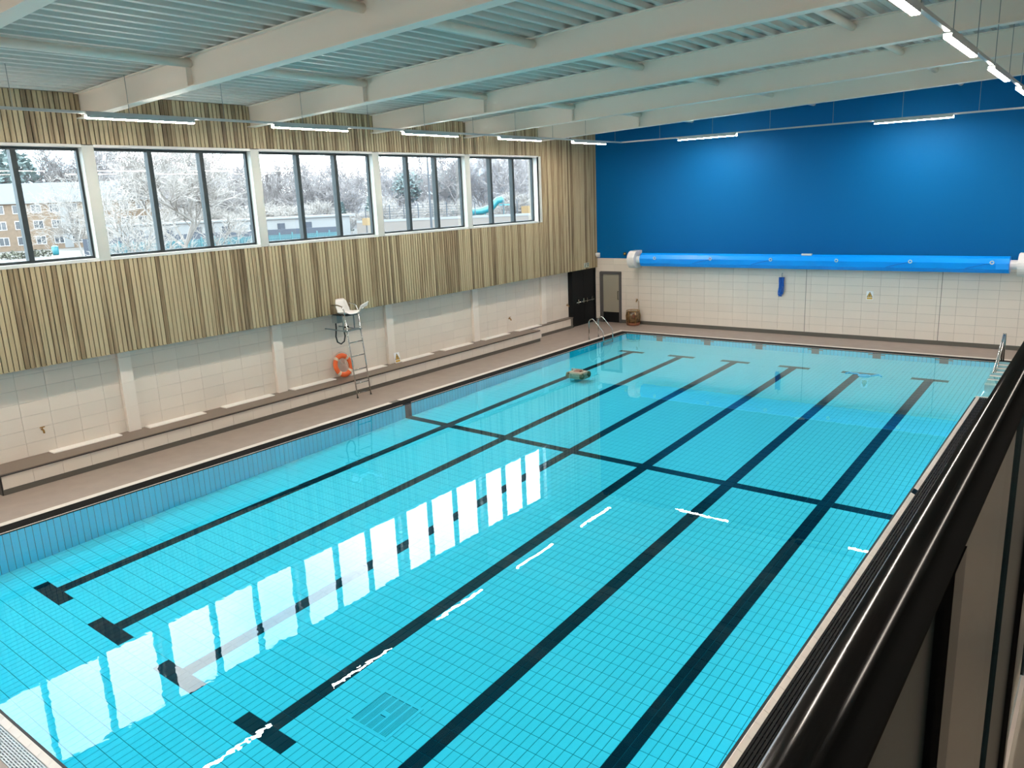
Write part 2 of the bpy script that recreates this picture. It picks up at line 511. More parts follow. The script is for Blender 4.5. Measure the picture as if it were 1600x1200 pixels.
def beam_mesh():
    m = MB(); x0, x1 = XT-.15, XR
    def sl(z0a, z1a, y0, y1):
        m.hexa([(x0, y0, z0a(x0)), (x1, y0, z0a(x1)), (x1, y1, z0a(x1)), (x0, y1, z0a(x0)), (x0, y0, z1a(x0)), (x1, y0, z1a(x1)), (x1, y1, z1a(x1)), (x0, y1, z1a(x0))])
    sl(lambda x: beam_z(x), lambda x: beam_z(x)+.022, -.125, .125)
    sl(lambda x: beam_z(x)+.022, lambda x: roof_z(x)-.022, -.01, .01)
    sl(lambda x: roof_z(x)-.022, lambda x: roof_z(x)-.002, -.11, .11)
    return m.mesh('beam', m_steelw)
def stiff_mesh():
    m = MB()
    for x in PURX[:1]:
        m.box(x-.012, x+.012, -.12, .12, beam_z(x)+.02, roof_z(x)-.02)
    return m.mesh('stiffener_plates', m_steelw)
bme, sme = beam_mesh(), stiff_mesh()
BY = [Y0+BAY*k for k in range(-2, 5)]
for y in BY:
    b = put('beam', bme, ceil, (0, y, 0))
    put('stiffener_plates', sme, b)
for x in PURX:
    zc = roof_z(x)-.115
    for y0, y1 in zip(BY[:-1], BY[1:]):
        MB().tube([(x, y0+.01, zc), (x, y1-.01, zc)], .075, 14).build('tie_tube', m_steelw, ceil, smooth=True)
    MB().tube([(x, BY[-1]+.01, zc), (x, YF, zc)], .075, 14).build('tie_tube', m_steelw, ceil, smooth=True)

# ------------------------------------------------------------------ pool basin
CF = (-8.24127309e-01, -4.13002584e-02, 4.56318089e-02, -8.35915362e-04, 3.26547027e-04, 1.60730379e-03)
def fz(x, y):
    return CF[0]+CF[1]*x+CF[2]*y+CF[3]*y*y+CF[4]*x*x+CF[5]*x*y
RX, RY0, RY1 = 14.3, 20.35, 25.0    # recess with the steps at the far right corner
pool = empty('pool', (0, 0, 0)); tag(pool, 'swimming pool basin lined with aqua tiles and dark lane lines', kind='structure')
# grout bed under the floor tiles
mb = MB(); NX, NY = 26, 50
for i in range(NX):
    for j in range(NY):
        xa, xb, ya, yb = W*i/NX, W*(i+1)/NX, LEN*j/NY, LEN*(j+1)/NY
        mb.quad((xa, ya, fz(xa, ya)-.006), (xb, ya, fz(xb, ya)-.006), (xb, yb, fz(xb, yb)-.006), (xa, yb, fz(xa, yb)-.006))
mb.build('floor_bed', m_poolg, pool, fix=False)
PX, PY = .12449, .25
JX0, JY0 = -.0225, -.125
lanes = [.4756+1.9918*(i+.5) for i in range(6)]
def is_dark(x, y):
    if abs(y-12.5) < .13: return True
    for c in lanes:
        if 2.1 < y < 22.9 and abs(x-c) < .13: return True
        if (abs(y-2.25) < .13 or abs(y-22.75) < .13) and abs(x-c) < .5: return True
    return False
GR = (8.16, 8.88, 3.0, 3.70)
tiles = []
nx = int((W-JX0)/PX)+1; ny = int((LEN-JY0)/PY)+1
for i in range(nx+1):
    for j in range(ny+1):
        x0, x1, y0, y1 = JX0+i*PX, JX0+(i+1)*PX, JY0+j*PY, JY0+(j+1)*PY
        x0, x1, y0, y1 = max(x0, 0), min(x1, W), max(y0, 0), min(y1, LEN)
        if x1-x0 < .02 or y1-y0 < .02: continue
        cx_, cy_ = (x0+x1)/2, (y0+y1)/2
        tiles.append((x0, x1, y0, y1, is_dark(cx_, cy_)))
# the ones that show largest are parts of their own, the rest one mesh
def near_key(t):
    cx_, cy_ = (t[0]+t[1])/2, (t[2]+t[3])/2
    d = Vector((cx_, cy_, fz(cx_, cy_)))-Vector((15.4967, -2.63285, 5.53374))
    u, v, zf = d.dot(rt), d.dot(up), d.dot(fw)
    if zf <= 0 or abs(u/zf) > 800/F_PX or abs(v/zf) > 600/F_PX: return 1e6+d.length
    return d.length
tiles.sort(key=near_key)
def tile_geo(m, t, mi, J=.0046, T=.006):
    x0, x1, y0, y1 = t[0]+J, t[1]-J, t[2]+J, t[3]-J
    m.hexa([(x0, y0, fz(x0, y0)-T-.002), (x1, y0, fz(x1, y0)-T-.002), (x1, y1, fz(x1, y1)-T-.002), (x0, y1, fz(x0, y1)-T-.002),
            (x0, y0, fz(x0, y0)), (x1, y0, fz(x1, y0)), (x1, y1, fz(x1, y1)), (x0, y1, fz(x0, y1))], mi)
for t in tiles[:290]:
    m = MB(); tile_geo(m, t, 0); m.build('floor_tile', m_dark if t[4] else m_poolt, pool, fix=False)
m = MB()
for t in tiles[290:]: tile_geo(m, t, 1 if t[4] else 0)
tag(m.build('floor_tiles', [m_poolt, m_dark], pool, fix=False), kind='stuff')
# basin walls: grout backing and tall wall tiles
mb = MB()
for j in range(NY):
    ya, yb = LEN*j/NY, LEN*(j+1)/NY
    mb.quad((-.006, ya, fz(0, ya)-.02), (-.006, yb, fz(0, yb)-.02), (-.006, yb, -.0), (-.006, ya, -.0))
    if yb <= RY0+.01: mb.quad((W+.006, ya, fz(W, ya)-.02), (W+.006, ya, 0), (W+.006, yb, 0), (W+.006, yb, fz(W, yb)-.02))
for i in range(NX):
    xa, xb = W*i/NX, W*(i+1)/NX
    mb.quad((xa, LEN+.006, fz(xa, LEN)-.02), (xb, LEN+.006, fz(xb, LEN)-.02), (xb, LEN+.006, 0), (xa, LEN+.006, 0))
    mb.quad((xa, -.006, fz(xa, 0)-.02), (xa, -.006, 0), (xb, -.006, 0), (xb, -.006, fz(xb, 0)-.02))
mb.build('wall_bed', m_poolg, pool, fix=False)
J = .005
j = 0
right = MB()
for k in range(ny*2+1):
    y0, y1 = max(JY0+k*.125, 0), min(JY0+(k+1)*.125, LEN)
    if y1-y0 < .02: continue
    dk = abs((y0+y1)/2-12.5) < .13
    a, b = y0+J, y1-J
    m = MB(); m.hexa([(-.008, a, fz(0, a)), (.001, a, fz(0, a)), (.001, b, fz(0, b)), (-.008, b, fz(0, b)), (-.008, a, -.012), (.001, a, -.012), (.001, b, -.012), (-.008, b, -.012)])
    m.build('wall_tile', m_dark if dk else m_poolwall, pool, fix=False)
    if y1 < RY0: right.hexa([(W-.001, a, fz(W, a)), (W+.008, a, fz(W, a)), (W+.008, b, fz(W, b)), (W-.001, b, fz(W, b)), (W-.001, a, -.012), (W+.008, a, -.012), (W+.008, b, -.012), (W-.001, b, -.012)], 1 if dk else 0)
near_m = MB()
for k in range(nx+1):
    x0, x1 = max(JX0+k*PX, 0), min(JX0+(k+1)*PX, W)
    if x1-x0 < .02: continue
    a, b = x0+J, x1-J
    m = MB(); m.hexa([(a, LEN-.001, fz(a, LEN)), (b, LEN-.001, fz(b, LEN)), (b, LEN+.008, fz(b, LEN)), (a, LEN+.008, fz(a, LEN)), (a, LEN-.001, -.012), (b, LEN-.001, -.012), (b, LEN+.008, -.012), (a, LEN+.008, -.012)])
    if k*1 < 98: m.build('end_wall_tile', m_poolwall, pool, fix=False)
    else: right.v and right.hexa(m.v, 0)
    right.hexa([(a, -.008, fz(a, 0)), (b, -.008, fz(b, 0)), (b, .001, fz(b, 0)), (a, .001, fz(a, 0)), (a, -.008, -.012), (b, -.008, -.012), (b, .001, -.012), (a, .001, -.012)], 0)
tag(right.build('wall_tiles', [m_poolwall, m_dark], pool, fix=False), kind='stuff')
for c in lanes:
    m = MB(); m.box(c-.125, c+.125, LEN-.02, LEN, fz(c, LEN)+.004, -.012); m.box(c-.26, c+.26, LEN-.018, LEN, -.068, -.038)
    m.build('target_mark', m_mark, pool)
# recess for the steps
m = MB()
m.box(W-.02, RX+.3, RY0-.15, RY1+.1, -.5, -.315); m.box(W, RX, RY0, 22.05, -.32, -.285); m.box(W, RX+.3, RY0-.15, RY0, -.5, -.014); m.box(RX, RX+.3, RY0, RY1, -.5, -.014); m.box(W, RX+.3, RY1, RY1+.1, -.5, -.02)
m.build('step_recess', m_step, pool)
for i in range(6):
    yb = 25.0-.5*i; ya = yb-.5; zt = .035-.011*i
    st = MB().box(W+.01, RX, ya, yb, -.45, zt).build('step', m_step, pool)
    MB().box(W+.01, RX, ya-.012, ya+.09, zt-.03, zt+.003).build('step_nosing', m_coping, st)
    MB().box(W+.01, RX, ya+.09, ya+.15, zt-.03, zt+.004).build('nosing_line', m_grey, st)

# outlet grating in the floor
o = empty('floor_outlet', (8.52, 3.35, fz(8.52, 3.35))); tag(o, 'square aqua outlet grating set in the pool floor near the viewer', 'grating')
def gz(x, y, dz=0): return fz(x, y)+dz
m = MB(); x0, x1, y0, y1 = GR
def slab(m, xa, xb, ya, yb, za, zb):
    m.hexa([(xa-8.52, ya-3.35, fz(xa, ya)-fz(8.52, 3.35)+za), (xb-8.52, ya-3.35, fz(xb, ya)-fz(8.52, 3.35)+za), (xb-8.52, yb-3.35, fz(xb, yb)-fz(8.52, 3.35)+za), (xa-8.52, yb-3.35, fz(xa, yb)-fz(8.52, 3.35)+za),
            (xa-8.52, ya-3.35, fz(xa, ya)-fz(8.52, 3.35)+zb), (xb-8.52, ya-3.35, fz(xb, ya)-fz(8.52, 3.35)+zb), (xb-8.52, yb-3.35, fz(xb, yb)-fz(8.52, 3.35)+zb), (xa-8.52, yb-3.35, fz(xa, yb)-fz(8.52, 3.35)+zb)])
slab(m, x0, x1, y0, y0+.045, -.006, .012); slab(m, x0, x1, y1-.045, y1, -.006, .012)
slab(m, x0, x0+.045, y0+.045, y1-.045, -.006, .012); slab(m, x1-.045, x1, y0+.045, y1-.045, -.006, .012)
m.build('frame', m_poolt, o)
cw = (x1-x0-.09)/5
m = MB()
for i in range(1, 5): slab(m, x0+.045+cw*i-.012, x0+.045+cw*i+.012, y0+.045, y1-.045, -.006, .010)
slab(m, x0+.045+cw*2+.01, x0+.045+cw*3-.01, 3.32, 3.39, -.006, .010)
m.build('ribs', m_poolt, o)
m = MB(); slab(m, x0+.02, x1-.02, y0+.02, y1-.02, .001, .003); m.build('slot_shade_plate', m_poolg, o)  # dark plate laid over the floor tiles, its colour stands in for shaded slots
m = MB(); y = y0+.05
while y < y1-.05:
    for i in range(5):
        if i == 2 and 3.30 < y < 3.39: continue
        slab(m, x0+.045+cw*i+.012, x0+.045+cw*(i+1)-.012, y, y+.011, -.006, .008)
    y += .020
m.build('slats', m_poolt, o)

# water
mb = MB()
mb.quad((-.03, -.02, -.008), (W+.02, -.02, -.008), (W+.02, LEN+.03, -.008), (-.03, LEN+.03, -.008))
mb.quad((W+.02, RY0, -.008), (RX, RY0, -.008), (RX, RY1+.03, -.008), (W+.02, RY1+.03, -.008))
tag(mb.build('water', m_water, fix=False), 'still clear water filling the swimming pool', kind='structure')

# coping tiles: a white nosing that falls outwards to the overflow channel
cop = empty('pool_coping', (0, 0, 0)); tag(cop, 'white edge tiles around the water, falling to the overflow channel', 'pool edge')
CWD, CDROP = .108, .03
def copy_prof(): return [(.036, -.06), (.036, .006), (.046, .010), (CWD, .010-CDROP), (CWD, -.06)]
def mk_cop(ln):
    m = MB(); m.prism([(-u, v) for u, v in copy_prof()], 'y', .002, ln-.002); return m.mesh('coping_tile', m_coping)
cL = mk_cop(.5)
mR = MB(); mR.prism([(u, v) for u, v in copy_prof()], 'y', .002, .248); cR = mR.mesh('coping_tile', m_coping)
for k in range(50):
    y = k*.5
    if k in (24, 25): continue
    put('coping_tile', cL, cop, (0, y, 0))
MB().prism([(-u, v) for u, v in copy_prof()], 'y', 12.0, 12.33).build('coping_tile', m_coping, cop)
MB().prism([(-u, v) for u, v in copy_prof()], 'y', 12.67, 13.0).build('coping_tile', m_coping, cop)
MB().prism([(-u, v) for u, v in copy_prof()], 'y', 12.335, 12.665).build('centre_tile', m_dark, cop)
for k in range(82):
    y = -.15+k*.25
    if abs(y+.125-12.5) < .15: continue
    put('coping_tile', cR, cop, (W, y, 0))
MB().prism([(W+u, v) for u, v in copy_prof()], 'y', 12.37, 12.60).build('centre_tile', m_dark, cop)
mF = MB(); mF.prism([(u, v) for u, v in copy_prof()], 'x', .002, .498); cF = mF.mesh('coping_tile', m_coping)
mN = MB(); mN.prism([(-u, v) for u, v in copy_prof()], 'x', .002, .248); cN = mN.mesh('coping_tile', m_coping)
for k in range(26):
    put('coping_tile', cF, cop, (k*.5-.02, LEN, 0))
for k in range(52):
    put('coping_tile', cN, cop, (k*.25-.05, 0, 0))

m = MB(); m.box(-.037, -.002, -.037, LEN+.037, -.06, .002); m.box(W+.002, W+.037, -.037, RY0-.15, -.06, .002)
m.box(-.002, W+.002, LEN+.002, LEN+.037, -.06, .002); m.box(-.002, W+.002, -.037, -.002, -.06, .002)
m.build('edge_strip', m_channel, cop)  # dark strip between the water and the white edge tiles
# overflow gratings, one per side
def grating(name, label, horiz, u0, u1, v0, v1, mt, flip=1):
    o = empty(name, ((u0+u1)/2, v0, 0) if horiz else (v0, (u0+u1)/2, 0)); tag(o, label, 'drain grating')
    L0 = o.location
    def bx(m, ua, ub, va, vb, za, zb):
        if horiz: m.box(ua-L0.x, ub-L0.x, va-L0.y, vb-L0.y, za, zb)
        else: m.box(va-L0.x, vb-L0.x, ua-L0.y, ub-L0.y, za, zb)
    m = MB(); bx(m, u0, u1, v0, v1, -.2, -.09); m.build('channel_bed', m_channel, o)
    m = MB(); n = 9; ww = (v1-v0)/n
    for i in range(n):
        bx(m, u0, u1, v0+ww*i+.006, v0+ww*(i+1)-.007, -.03, -.002)
    m.build('bars', mt, o)
    m = MB(); u = u0; s = 0
    while u < u1-.02:
        for i in range(0, n-1):
            off = .035 if i % 2 else 0
            if u+off+.02 < u1: bx(m, u+off, u+off+.018, v0+ww*(i+1)-.008, v0+ww*(i+1)+.007, -.028, -.004)
        u += .07*(1 if horiz and flip else 4)
    m.build('cross_ties', mt, o)
    return o
GI, GO = .111, .45
grating('overflow_grating', 'black overflow grating along the window side of the pool', False, -.36, LEN+.45, -GO, -GI, m_grate, 0)
grating('overflow_grating', 'black overflow grating along the balcony side of the pool', False, -.36, RY0-.02, W+GI, W+GO+.03, m_grate, 0)
grating('overflow_grating', 'black overflow grating along the far end of the pool', True, -GI, W+.6, LEN+GI, LEN+GO, m_grate, 0)
grating('overflow_grating', 'pale grey slotted overflow grating at the near end of the pool', True, -GI, W+GI, -.36, -.12, m_grate2, 1)
# white outer lines
def strip(name, label, *bx):
    m = MB()
    for b in bx: m.box(*b)
    return tag(m.build(name, m_coping), label, kind='structure')
strip('trim_3', 'white border line on the deck outside the grating, window side', (DX0, -GO, -.36, 12.33, -.34, .002), (DX0, -GO, 12.67, LEN+.62, -.34, .002))
strip('trim_4', 'white border line on the deck outside the grating, far end', (-GO, 15.0, LEN+GO, LEN+.62, -.34, .002))
strip('trim_5', 'white border line on the deck outside the grating, balcony side', (W+GO+.03, DX1+.05, -.36, RY0-.02, -.34, .002))
tag(MB().box(DX0, -GO, 12.33, 12.67, -.34, .001).build('trim_6', m_skirt), 'dark half-way mark in the white border line', kind='structure')
tag(MB().box(W-.0, W+GO+.02, RY0-.05, RY0-.0, -.06, .004).build('trim_7', m_coping), 'white edge closing the grating at the corner by the steps', kind='structure')

# ------------------------------------------------------------------ bench along the left wall
bench = empty('wall_bench', (-2.6, 2.97, 0)); tag(bench, 'long low tiled bench with a dark brown top under the windows', 'bench')
def B_(m, name, mt, sm=False):
    q = m.build(name, mt, bench, smooth=sm); q.location = (2.6, -2.97, 0); return q
XB = -2.22
B_(MB().box(XL-.02, XB-.014, 2.99, 22.1, 0, .42), 'core', m_grout)
B_(MB().box(XL-.02, XB-.23-.014+.0-.3, 22.1, 25.3, 0, .42), 'core', m_grout)
B_(MB().box(XL, XB+.012, 2.97, 22.1, .42, .45), 'bench_top', m_benchtop)
B_(MB().box(XL, -2.74, 22.1, 25.3, .42, .45), 'bench_top', m_benchtop)
B_(MB().box(XL, XB, 2.965, 2.99, 0, .42), 'end_panel', m_black)
B_(MB().box(XB-.03, XB+.018, 2.965, 22.1, .405, .425), 'edge_trim', m_black)
B_(MB().box(XB-.02, XB+.004, 2.99, 22.1, 0, .115), 'bench_skirting', m_skirt)
B_(MB().box(-2.8, -2.746, 22.1, 25.3, 0, .115), 'bench_skirting', m_skirt)
bt = MB().box(-.014, 0, .003, .597, .12, .405).mesh('tile', m_wtile)
y = 3.0
while y < 22.0:
    put('tile', bt, bench, (XB+2.6, y-2.97, 0)); y += .6
y = 22.12
while y < 24.9:
    put('tile', bt, bench, (-2.75+2.6, y-2.97, 0)); y += .6
# white linear grilles at the back of the bench
gr_list = []
for k in range(-1, 4):
    base = 6.2+4.3*k
    for n_, (a, b) in enumerate(((.27, 1.8), (2.36, 3.9))):
        if base+a < 3.0: continue
        gr_list.append((base+a, base+b))
ordn = ['first', 'second', 'third', 'fourth', 'fifth', 'sixth', 'seventh', 'eighth', 'ninth', 'tenth']
for i, (a, b) in enumerate(gr_list):
    o = empty('air_grille', (XL+.1, (a+b)/2, .45)); tag(o, 'white linear air grille at the wall on the bench, %s from the near end' % ordn[i], 'vent', 'white air grilles along the bench')
    h = (b-a)/2
    MB().box(-.1, .17, -h, h, 0, .022).build('frame', m_grille, o)
    m = MB()
    for q in range(5): m.box(-.08+q*.05, -.045+q*.05, -h+.02, h-.02, .022, .027)
    m.build('blades', m_grille, o)

# ------------------------------------------------------------------ lighting rows
tr = empty('lighting_track', (0, 0, 7.44)); tag(tr, 'grey lighting track hung on thin wires around the hall below the roof', 'light track')
XLL, XRL, YLF, YLN = -.475, 13.38, 25.52, -3.6
def T_(m, name, mt, sm=False):
    q = m.build(name, mt, tr, smooth=sm); q.location = (0, 0, -7.44); return q
ZT = 7.425
T_(MB().box(XLL-.03, XLL+.03, YLN, YLF+.03, ZT, ZT+.05), 'track_rail', m_track)
T_(MB().box(XRL-.03, XRL+.03, YLN, YLF+.03, ZT, ZT+.05), 'track_rail', m_track)
T_(MB().box(XLL+.03, XRL-.03, YLF-.03, YLF+.03, ZT, ZT+.05), 'track_rail', m_track)
T_(MB().box(XLL+.03, XRL-.03, YLN-.03, YLN+.03, ZT, ZT+.05), 'track_rail', m_track)
wy = [5.9+2.13*k for k in range(-3, 10)]
for y in wy:
    for x in (XLL, XRL):
        T_(MB().tube([(x, y, ZT+.05), (x, y, roof_z(x)+.02)], .006, 5), 'hanging_wire', m_grey)
for x in [1.2+2.1*k for k in range(6)]:
    T_(MB().tube([(x, YLF, ZT+.05), (x, YLF, roof_z(x)+.02)], .006, 5), 'hanging_wire', m_grey)
def lamp_geo(L):
    a = MB().box(-.055, .055, -L/2, L/2, 0, .06).box(-.055, -.049, -L/2, L/2, -.045, 0).box(.049, .055, -L/2, L/2, -.045, 0).mesh('housing', m_track)
    m = MB(); m.prism([(-.048, 0), (-.048, -.052), (-.040, -.060), (.040, -.060), (.048, -.052), (.048, 0)], 'y', -L/2+.004, L/2-.004)
    return a, m.mesh('diffuser', m_lamp)
LL = 2.25
ha, hb = lamp_geo(LL)
def lamp(x, y, rot, label):
    o = empty('strip_light', (x, y, 7.40)); o.rotation_euler = (0, 0, rot)
    tag(o, label, 'light', 'strip lights on the hanging track')
    put('housing', ha, o); put('diffuser', hb, o)
cnt = ['nearest', 'second', 'third', 'fourth', 'fifth', 'sixth', 'seventh']
ys_l = [6.15+4.258*k for k in range(-2, 5)]
for i, y in enumerate(ys_l):
    if i < 2: lb = 'glowing strip light of the window-side row, out of view near the viewer, number %s' % ('one' if i == 0 else 'two')
    else: lb = 'glowing strip light of the row along the windows, %s from the far end' % ['', '', 'fifth', 'fourth', 'third', 'second', 'first'][i]
    lamp(XLL, y, 0, lb)
ys_r = [6.65+4.258*k for k in range(-2, 5)]
for i, y in enumerate(ys_r):
    if i < 2: lb = 'glowing strip light of the balcony-side row, out of view near the viewer, number %s' % ('one' if i == 0 else 'two')
    else: lb = 'glowing strip light of the row on the balcony side, %s from the far end' % ['', '', 'fifth', 'fourth', 'third', 'second', 'first'][i]
    lamp(XRL, y, 0, lb)
lamp(3.09, YLF, math.pi/2, 'slim strip light in front of the blue wall, the one nearer the timber corner')
lamp(9.92, YLF, math.pi/2, 'slim strip light in front of the blue wall, the one nearer the balcony')
lamp(3.09, YLN, math.pi/2, 'strip light of the near row behind the viewer, window side')
lamp(9.92, YLN, math.pi/2, 'strip light of the near row behind the viewer, balcony side')

# a further row over the viewing balcony (behind and above the viewer)
T_(MB().box(16.07, 16.13, YLN, YLF, ZT, ZT+.05), 'track_rail', m_track)
hb = lamp_geo(LL)[1]; hb.materials[0] = mat('lamp_diffuser_dimmed', (.9, .9, .9), .5, emit=(1, .89, .775), estr=LAMP*.22)
for i, y in enumerate(ys_r):
    lamp(16.1, y, 0, 'strip light above the viewing balcony, out of view, %s from the far end' % ['seventh', 'sixth', 'fifth', 'fourth', 'third', 'second', 'first'][i])

# ------------------------------------------------------------------ doors
d1 = empty('door_1', (-2.8, 26.2, 0)); tag(d1, 'black double exit door in the tiled side wall at the far corner', kind='structure')
def D1(m, name, mt, par=None, sm=False):
    q = m.build(name, mt, par or d1, smooth=sm)
    if par is None: q.location = (2.8, -26.2, 0)
    return q
D1(MB().box(XL-.05, -2.79, 25.36, 25.42, 0, 2.41).box(XL-.05, -2.79, 27.18, 27.25, 0, 2.41).box(XL-.05, -2.79, 25.42, 27.18, 2.32, 2.41), 'door_frame', m_doorblack)
D1(MB().box(XL-.03, -2.83, 25.42, 26.298, .01, 2.32), 'door_leaf', m_doorblack)
D1(MB().box(XL-.03, -2.83, 26.302, 27.18, .01, 2.32), 'door_leaf', m_doorblack)
D1(MB().tube([(-2.74, 25.6, 1.03), (-2.74, 27.0, 1.03)], .02, 10), 'push_bar', m_chrome, sm=True)
for y in (25.75, 26.15, 26.45, 26.85):
    D1(MB().box(-2.83, -2.735, y-.03, y+.03, .97, 1.16), 'bar_bracket', m_chrome)
d2 = empty('door_2', (-2.03, YF, 0)); tag(d2, 'pale panelled door with grey frame and black kick plate in the far wall', kind='structure')
def D2(m, name, mt):
    q = m.build(name, mt, d2); q.location = (2.03, -YF, 0); return q
D2(MB().box(DL0, DL0+.16, YF-.07, YF, 0, DZ).box(DL1-.1, DL1, YF-.07, YF, 0, DZ).box(DL0+.16, DL1-.1, YF-.07, YF, DZ-.1, DZ), 'door_frame', m_doorframe)
D2(MB().box(DL0+.16, DL1-.1, YF-.035, YF-.01, .46, DZ-.1), 'door_leaf', m_doorpale)
D2(MB().box(DL0+.16, DL1-.1, YF-.04, YF-.01, .01, .46), 'kick_plate', m_doorblack)
D2(MB().tube([(DL1-.15, YF-.04, 1.02), (DL1-.15, YF-.085, 1.04), (DL1-.15, YF-.085, 1.36), (DL1-.15, YF-.04, 1.38)], .015, 8), 'door_handle', m_ink)
# ------------------------------------------------------------------ pool cover reel on the far wall
YRL = 26.88; ZRL = 2.80
rl = empty('cover_reel', (6.2, YRL, ZRL)); tag(rl, 'rolled blue pool cover on a long reel between white wall brackets', 'pool cover reel')
def RL(m, name, mt, par=None, sm=False):
    q = m.build(name, mt, par or rl, smooth=sm)
    if par is None: q.location = (-6.2, -YRL, -ZRL)
    return q
poly = []
for a, r in ((20, .27), (62, .285), (112, .30), (138, .315), (168, .31), (205, .30), (232, .315), (285, .29), (330, .27)):
    poly.append((YRL+r*math.cos(math.radians(a)), ZRL+r*math.sin(math.radians(a))))
cov = RL(MB().prism(poly, 'x', -.26, 12.78), 'rolled_cover', m_cover)
RL(MB().tube([(-.62, YRL, ZRL), (13.1, YRL, ZRL)], .15, 18), 'axle', m_whitep, sm=False)
for xa, xb in ((-.82, -.5), (13.0, 13.3)):
    m = MB()
    pts = []
    for i in range(13):
        th = math.radians(90+15*i); pts.append((YRL+.0+.36*math.cos(th), ZRL+.36*math.sin(th)))
    pts += [(YF, ZRL-.36), (YF, ZRL+.36)]
    m.prism(pts, 'x', xa, xb)
    RL(m, 'end_bracket', m_whitep)
for x in (.44, 2.84, 5.21, 7.56, 9.94, 12.31):
    th = [2*math.pi*i/12 for i in range(12)]
    RL(MB().tube([(x+.05*math.cos(t), YRL-.315, ZRL+.09+.05*math.sin(t)) for t in th], .016, 6, closed=True), 'eyelet', m_white, sm=True)
for x in (2.84, 5.21, 9.94, 12.31):
    RL(MB().tube([(x-.05, YRL-.312, ZRL+.06), (x-.45, YRL-.318, ZRL-.03), (x-.75, YRL-.315, ZRL-.11)], .008, 5), 'fold_cord', m_rope)
RL(MB().box(6.3, 6.66, YRL-.2, YRL-.1, ZRL+.245, ZRL+.31), 'fastening_tab', m_white)
RL(MB().box(12.42, 12.78, YRL-.325, YRL-.30, ZRL-.12, ZRL+.05), 'end_flap', m_cover)
# rope bundle hung on a hook below the reel
rb = empty('rope_bundle', (5.45, YF-.05, 2.2)); tag(rb, 'bundle of bright blue rope hanging on a hook below the cover reel', 'rope')
MB().tube([(0, .04, .13), (0, -.03, .11), (0, -.03, .02), (.01, -.02, -.03)], .012, 6).build('hook', m_grey, rb, smooth=True)
for i in range(7):
    r1, r2 = R.uniform(-.05, .05), R.uniform(-.09, .09)
    pts = []
    for q in range(15):
        t = q/14; a = math.sin(math.pi*t)
        side = math.cos(math.pi*t)
        pts.append((r1*.5+r2*a*.8+side*.05*(1-.6*a)+.03*math.sin(9*t+i), -.03-.02*math.cos(i+3*t), -.02-.72*a*(1-.05*(i % 4))))
    MB().tube(pts, .02, 6).build('rope_loop', m_rope, rb, smooth=True)
MB().tube([(-.07, -.04, -.22), (.0, -.075, -.24), (.08, -.04, -.22), (0, 0, -.21)], .018, 6, closed=True).build('rope_tie', m_rope, rb, smooth=True)

# hazard sign on the far wall
def warn_print(par, w_, h_, T):
    # white plate, yellow triangle with dark edge and figure, yellow band below; T maps (u,v,d) to local
    def poly(name, pts, mt, d0, d1):
        m = MB(); k = len(pts)
        m.v = [T(u, v, d0) for u, v in pts]+[T(u, v, d1) for u, v in pts]
        m.f = [tuple(range(k)), tuple(range(2*k-1, k-1, -1))]+[(i, (i+1) % k, k+(i+1) % k, k+i) for i in range(k)]
        m.m = [0]*len(m.f)
        return m.build(name, mt, par)
    poly('sign_plate', [(-w_/2, -h_/2), (w_/2, -h_/2), (w_/2, h_/2), (-w_/2, h_/2)], m_signw, 0, .006)
    poly('triangle_border', [(-w_*.43, -h_*.18), (w_*.43, -h_*.18), (0, h_*.44)], m_ink, .006, .008)
    poly('triangle', [(-w_*.34, -h_*.14), (w_*.34, -h_*.14), (0, h_*.35)], m_yellow, .008, .010)
    poly('figure', [(-w_*.05, -h_*.12), (w_*.03, -h_*.12), (w_*.08, h_*.12), (w_*.02, h_*.2), (-w_*.06, h_*.12)], m_ink, .010, .012)
    poly('text_band', [(-w_*.4, -h_*.42), (w_*.4, -h_*.42), (w_*.4, -h_*.22), (-w_*.4, -h_*.22)], m_yellow, .006, .008)
s1 = empty('warning_sign', (8.58, YF-.015, 1.61)); tag(s1, 'small white wall sign with yellow warning triangle on the far tiles', 'sign')
warn_print(s1, .23, .31, lambda u, v, d: (u, -d, v))
# caution board leaning on the bench at the third pilaster
s2 = empty('caution_board', (-2.83, 14.96, .45)); tag(s2, 'white caution board with yellow triangle leaning on a pilaster on the bench', 'sign')
def T2(u, v, d):
    vv = v+.165; return (-.06*vv/.33*1.0+d+.06-.06, u, vv)
warn_print(s2, .24, .33, T2)

# ------------------------------------------------------------------ lifeguard chair with ladder
ch = empty('lifeguard_chair', (-1.82, 12.52, 0)); tag(ch, 'tall lifeguard chair with white seat and steel ladder by the bench', 'chair')
def CH(m, name, mt, par=None, sm=True):
    q = m.build(name, mt, par or ch, smooth=sm)
    if par is None: q.location = (1.82, -12.52, 0)
    return q
def rail_x(z): return -1.82-.105*z
for y in (12.26, 12.78):
    CH(MB().tube([(rail_x(0), y, 0), (rail_x(2.4), y, 2.4)], .019, 10), 'ladder_rail', m_chrome)
    CH(MB().tube([(rail_x(2.4), y, 2.4), (rail_x(2.4)-.01, y, 2.55), (rail_x(2.4)-.08, y, 2.67), (-2.36, y, 2.71), (-2.66, y, 2.69)], .019, 10), 'armrest', m_chrome)
    CH(MB().lathe([(.03, 0), (.03, .02), (.02, .025)], 10, (rail_x(0), y, 0)), 'foot', m_rubber)
for z in (.13, .42, .82, 1.22, 1.62):
    CH(MB().tube([(rail_x(z), 12.26, z), (rail_x(z), 12.78, z)], .015, 8), 'rung', m_chrome)
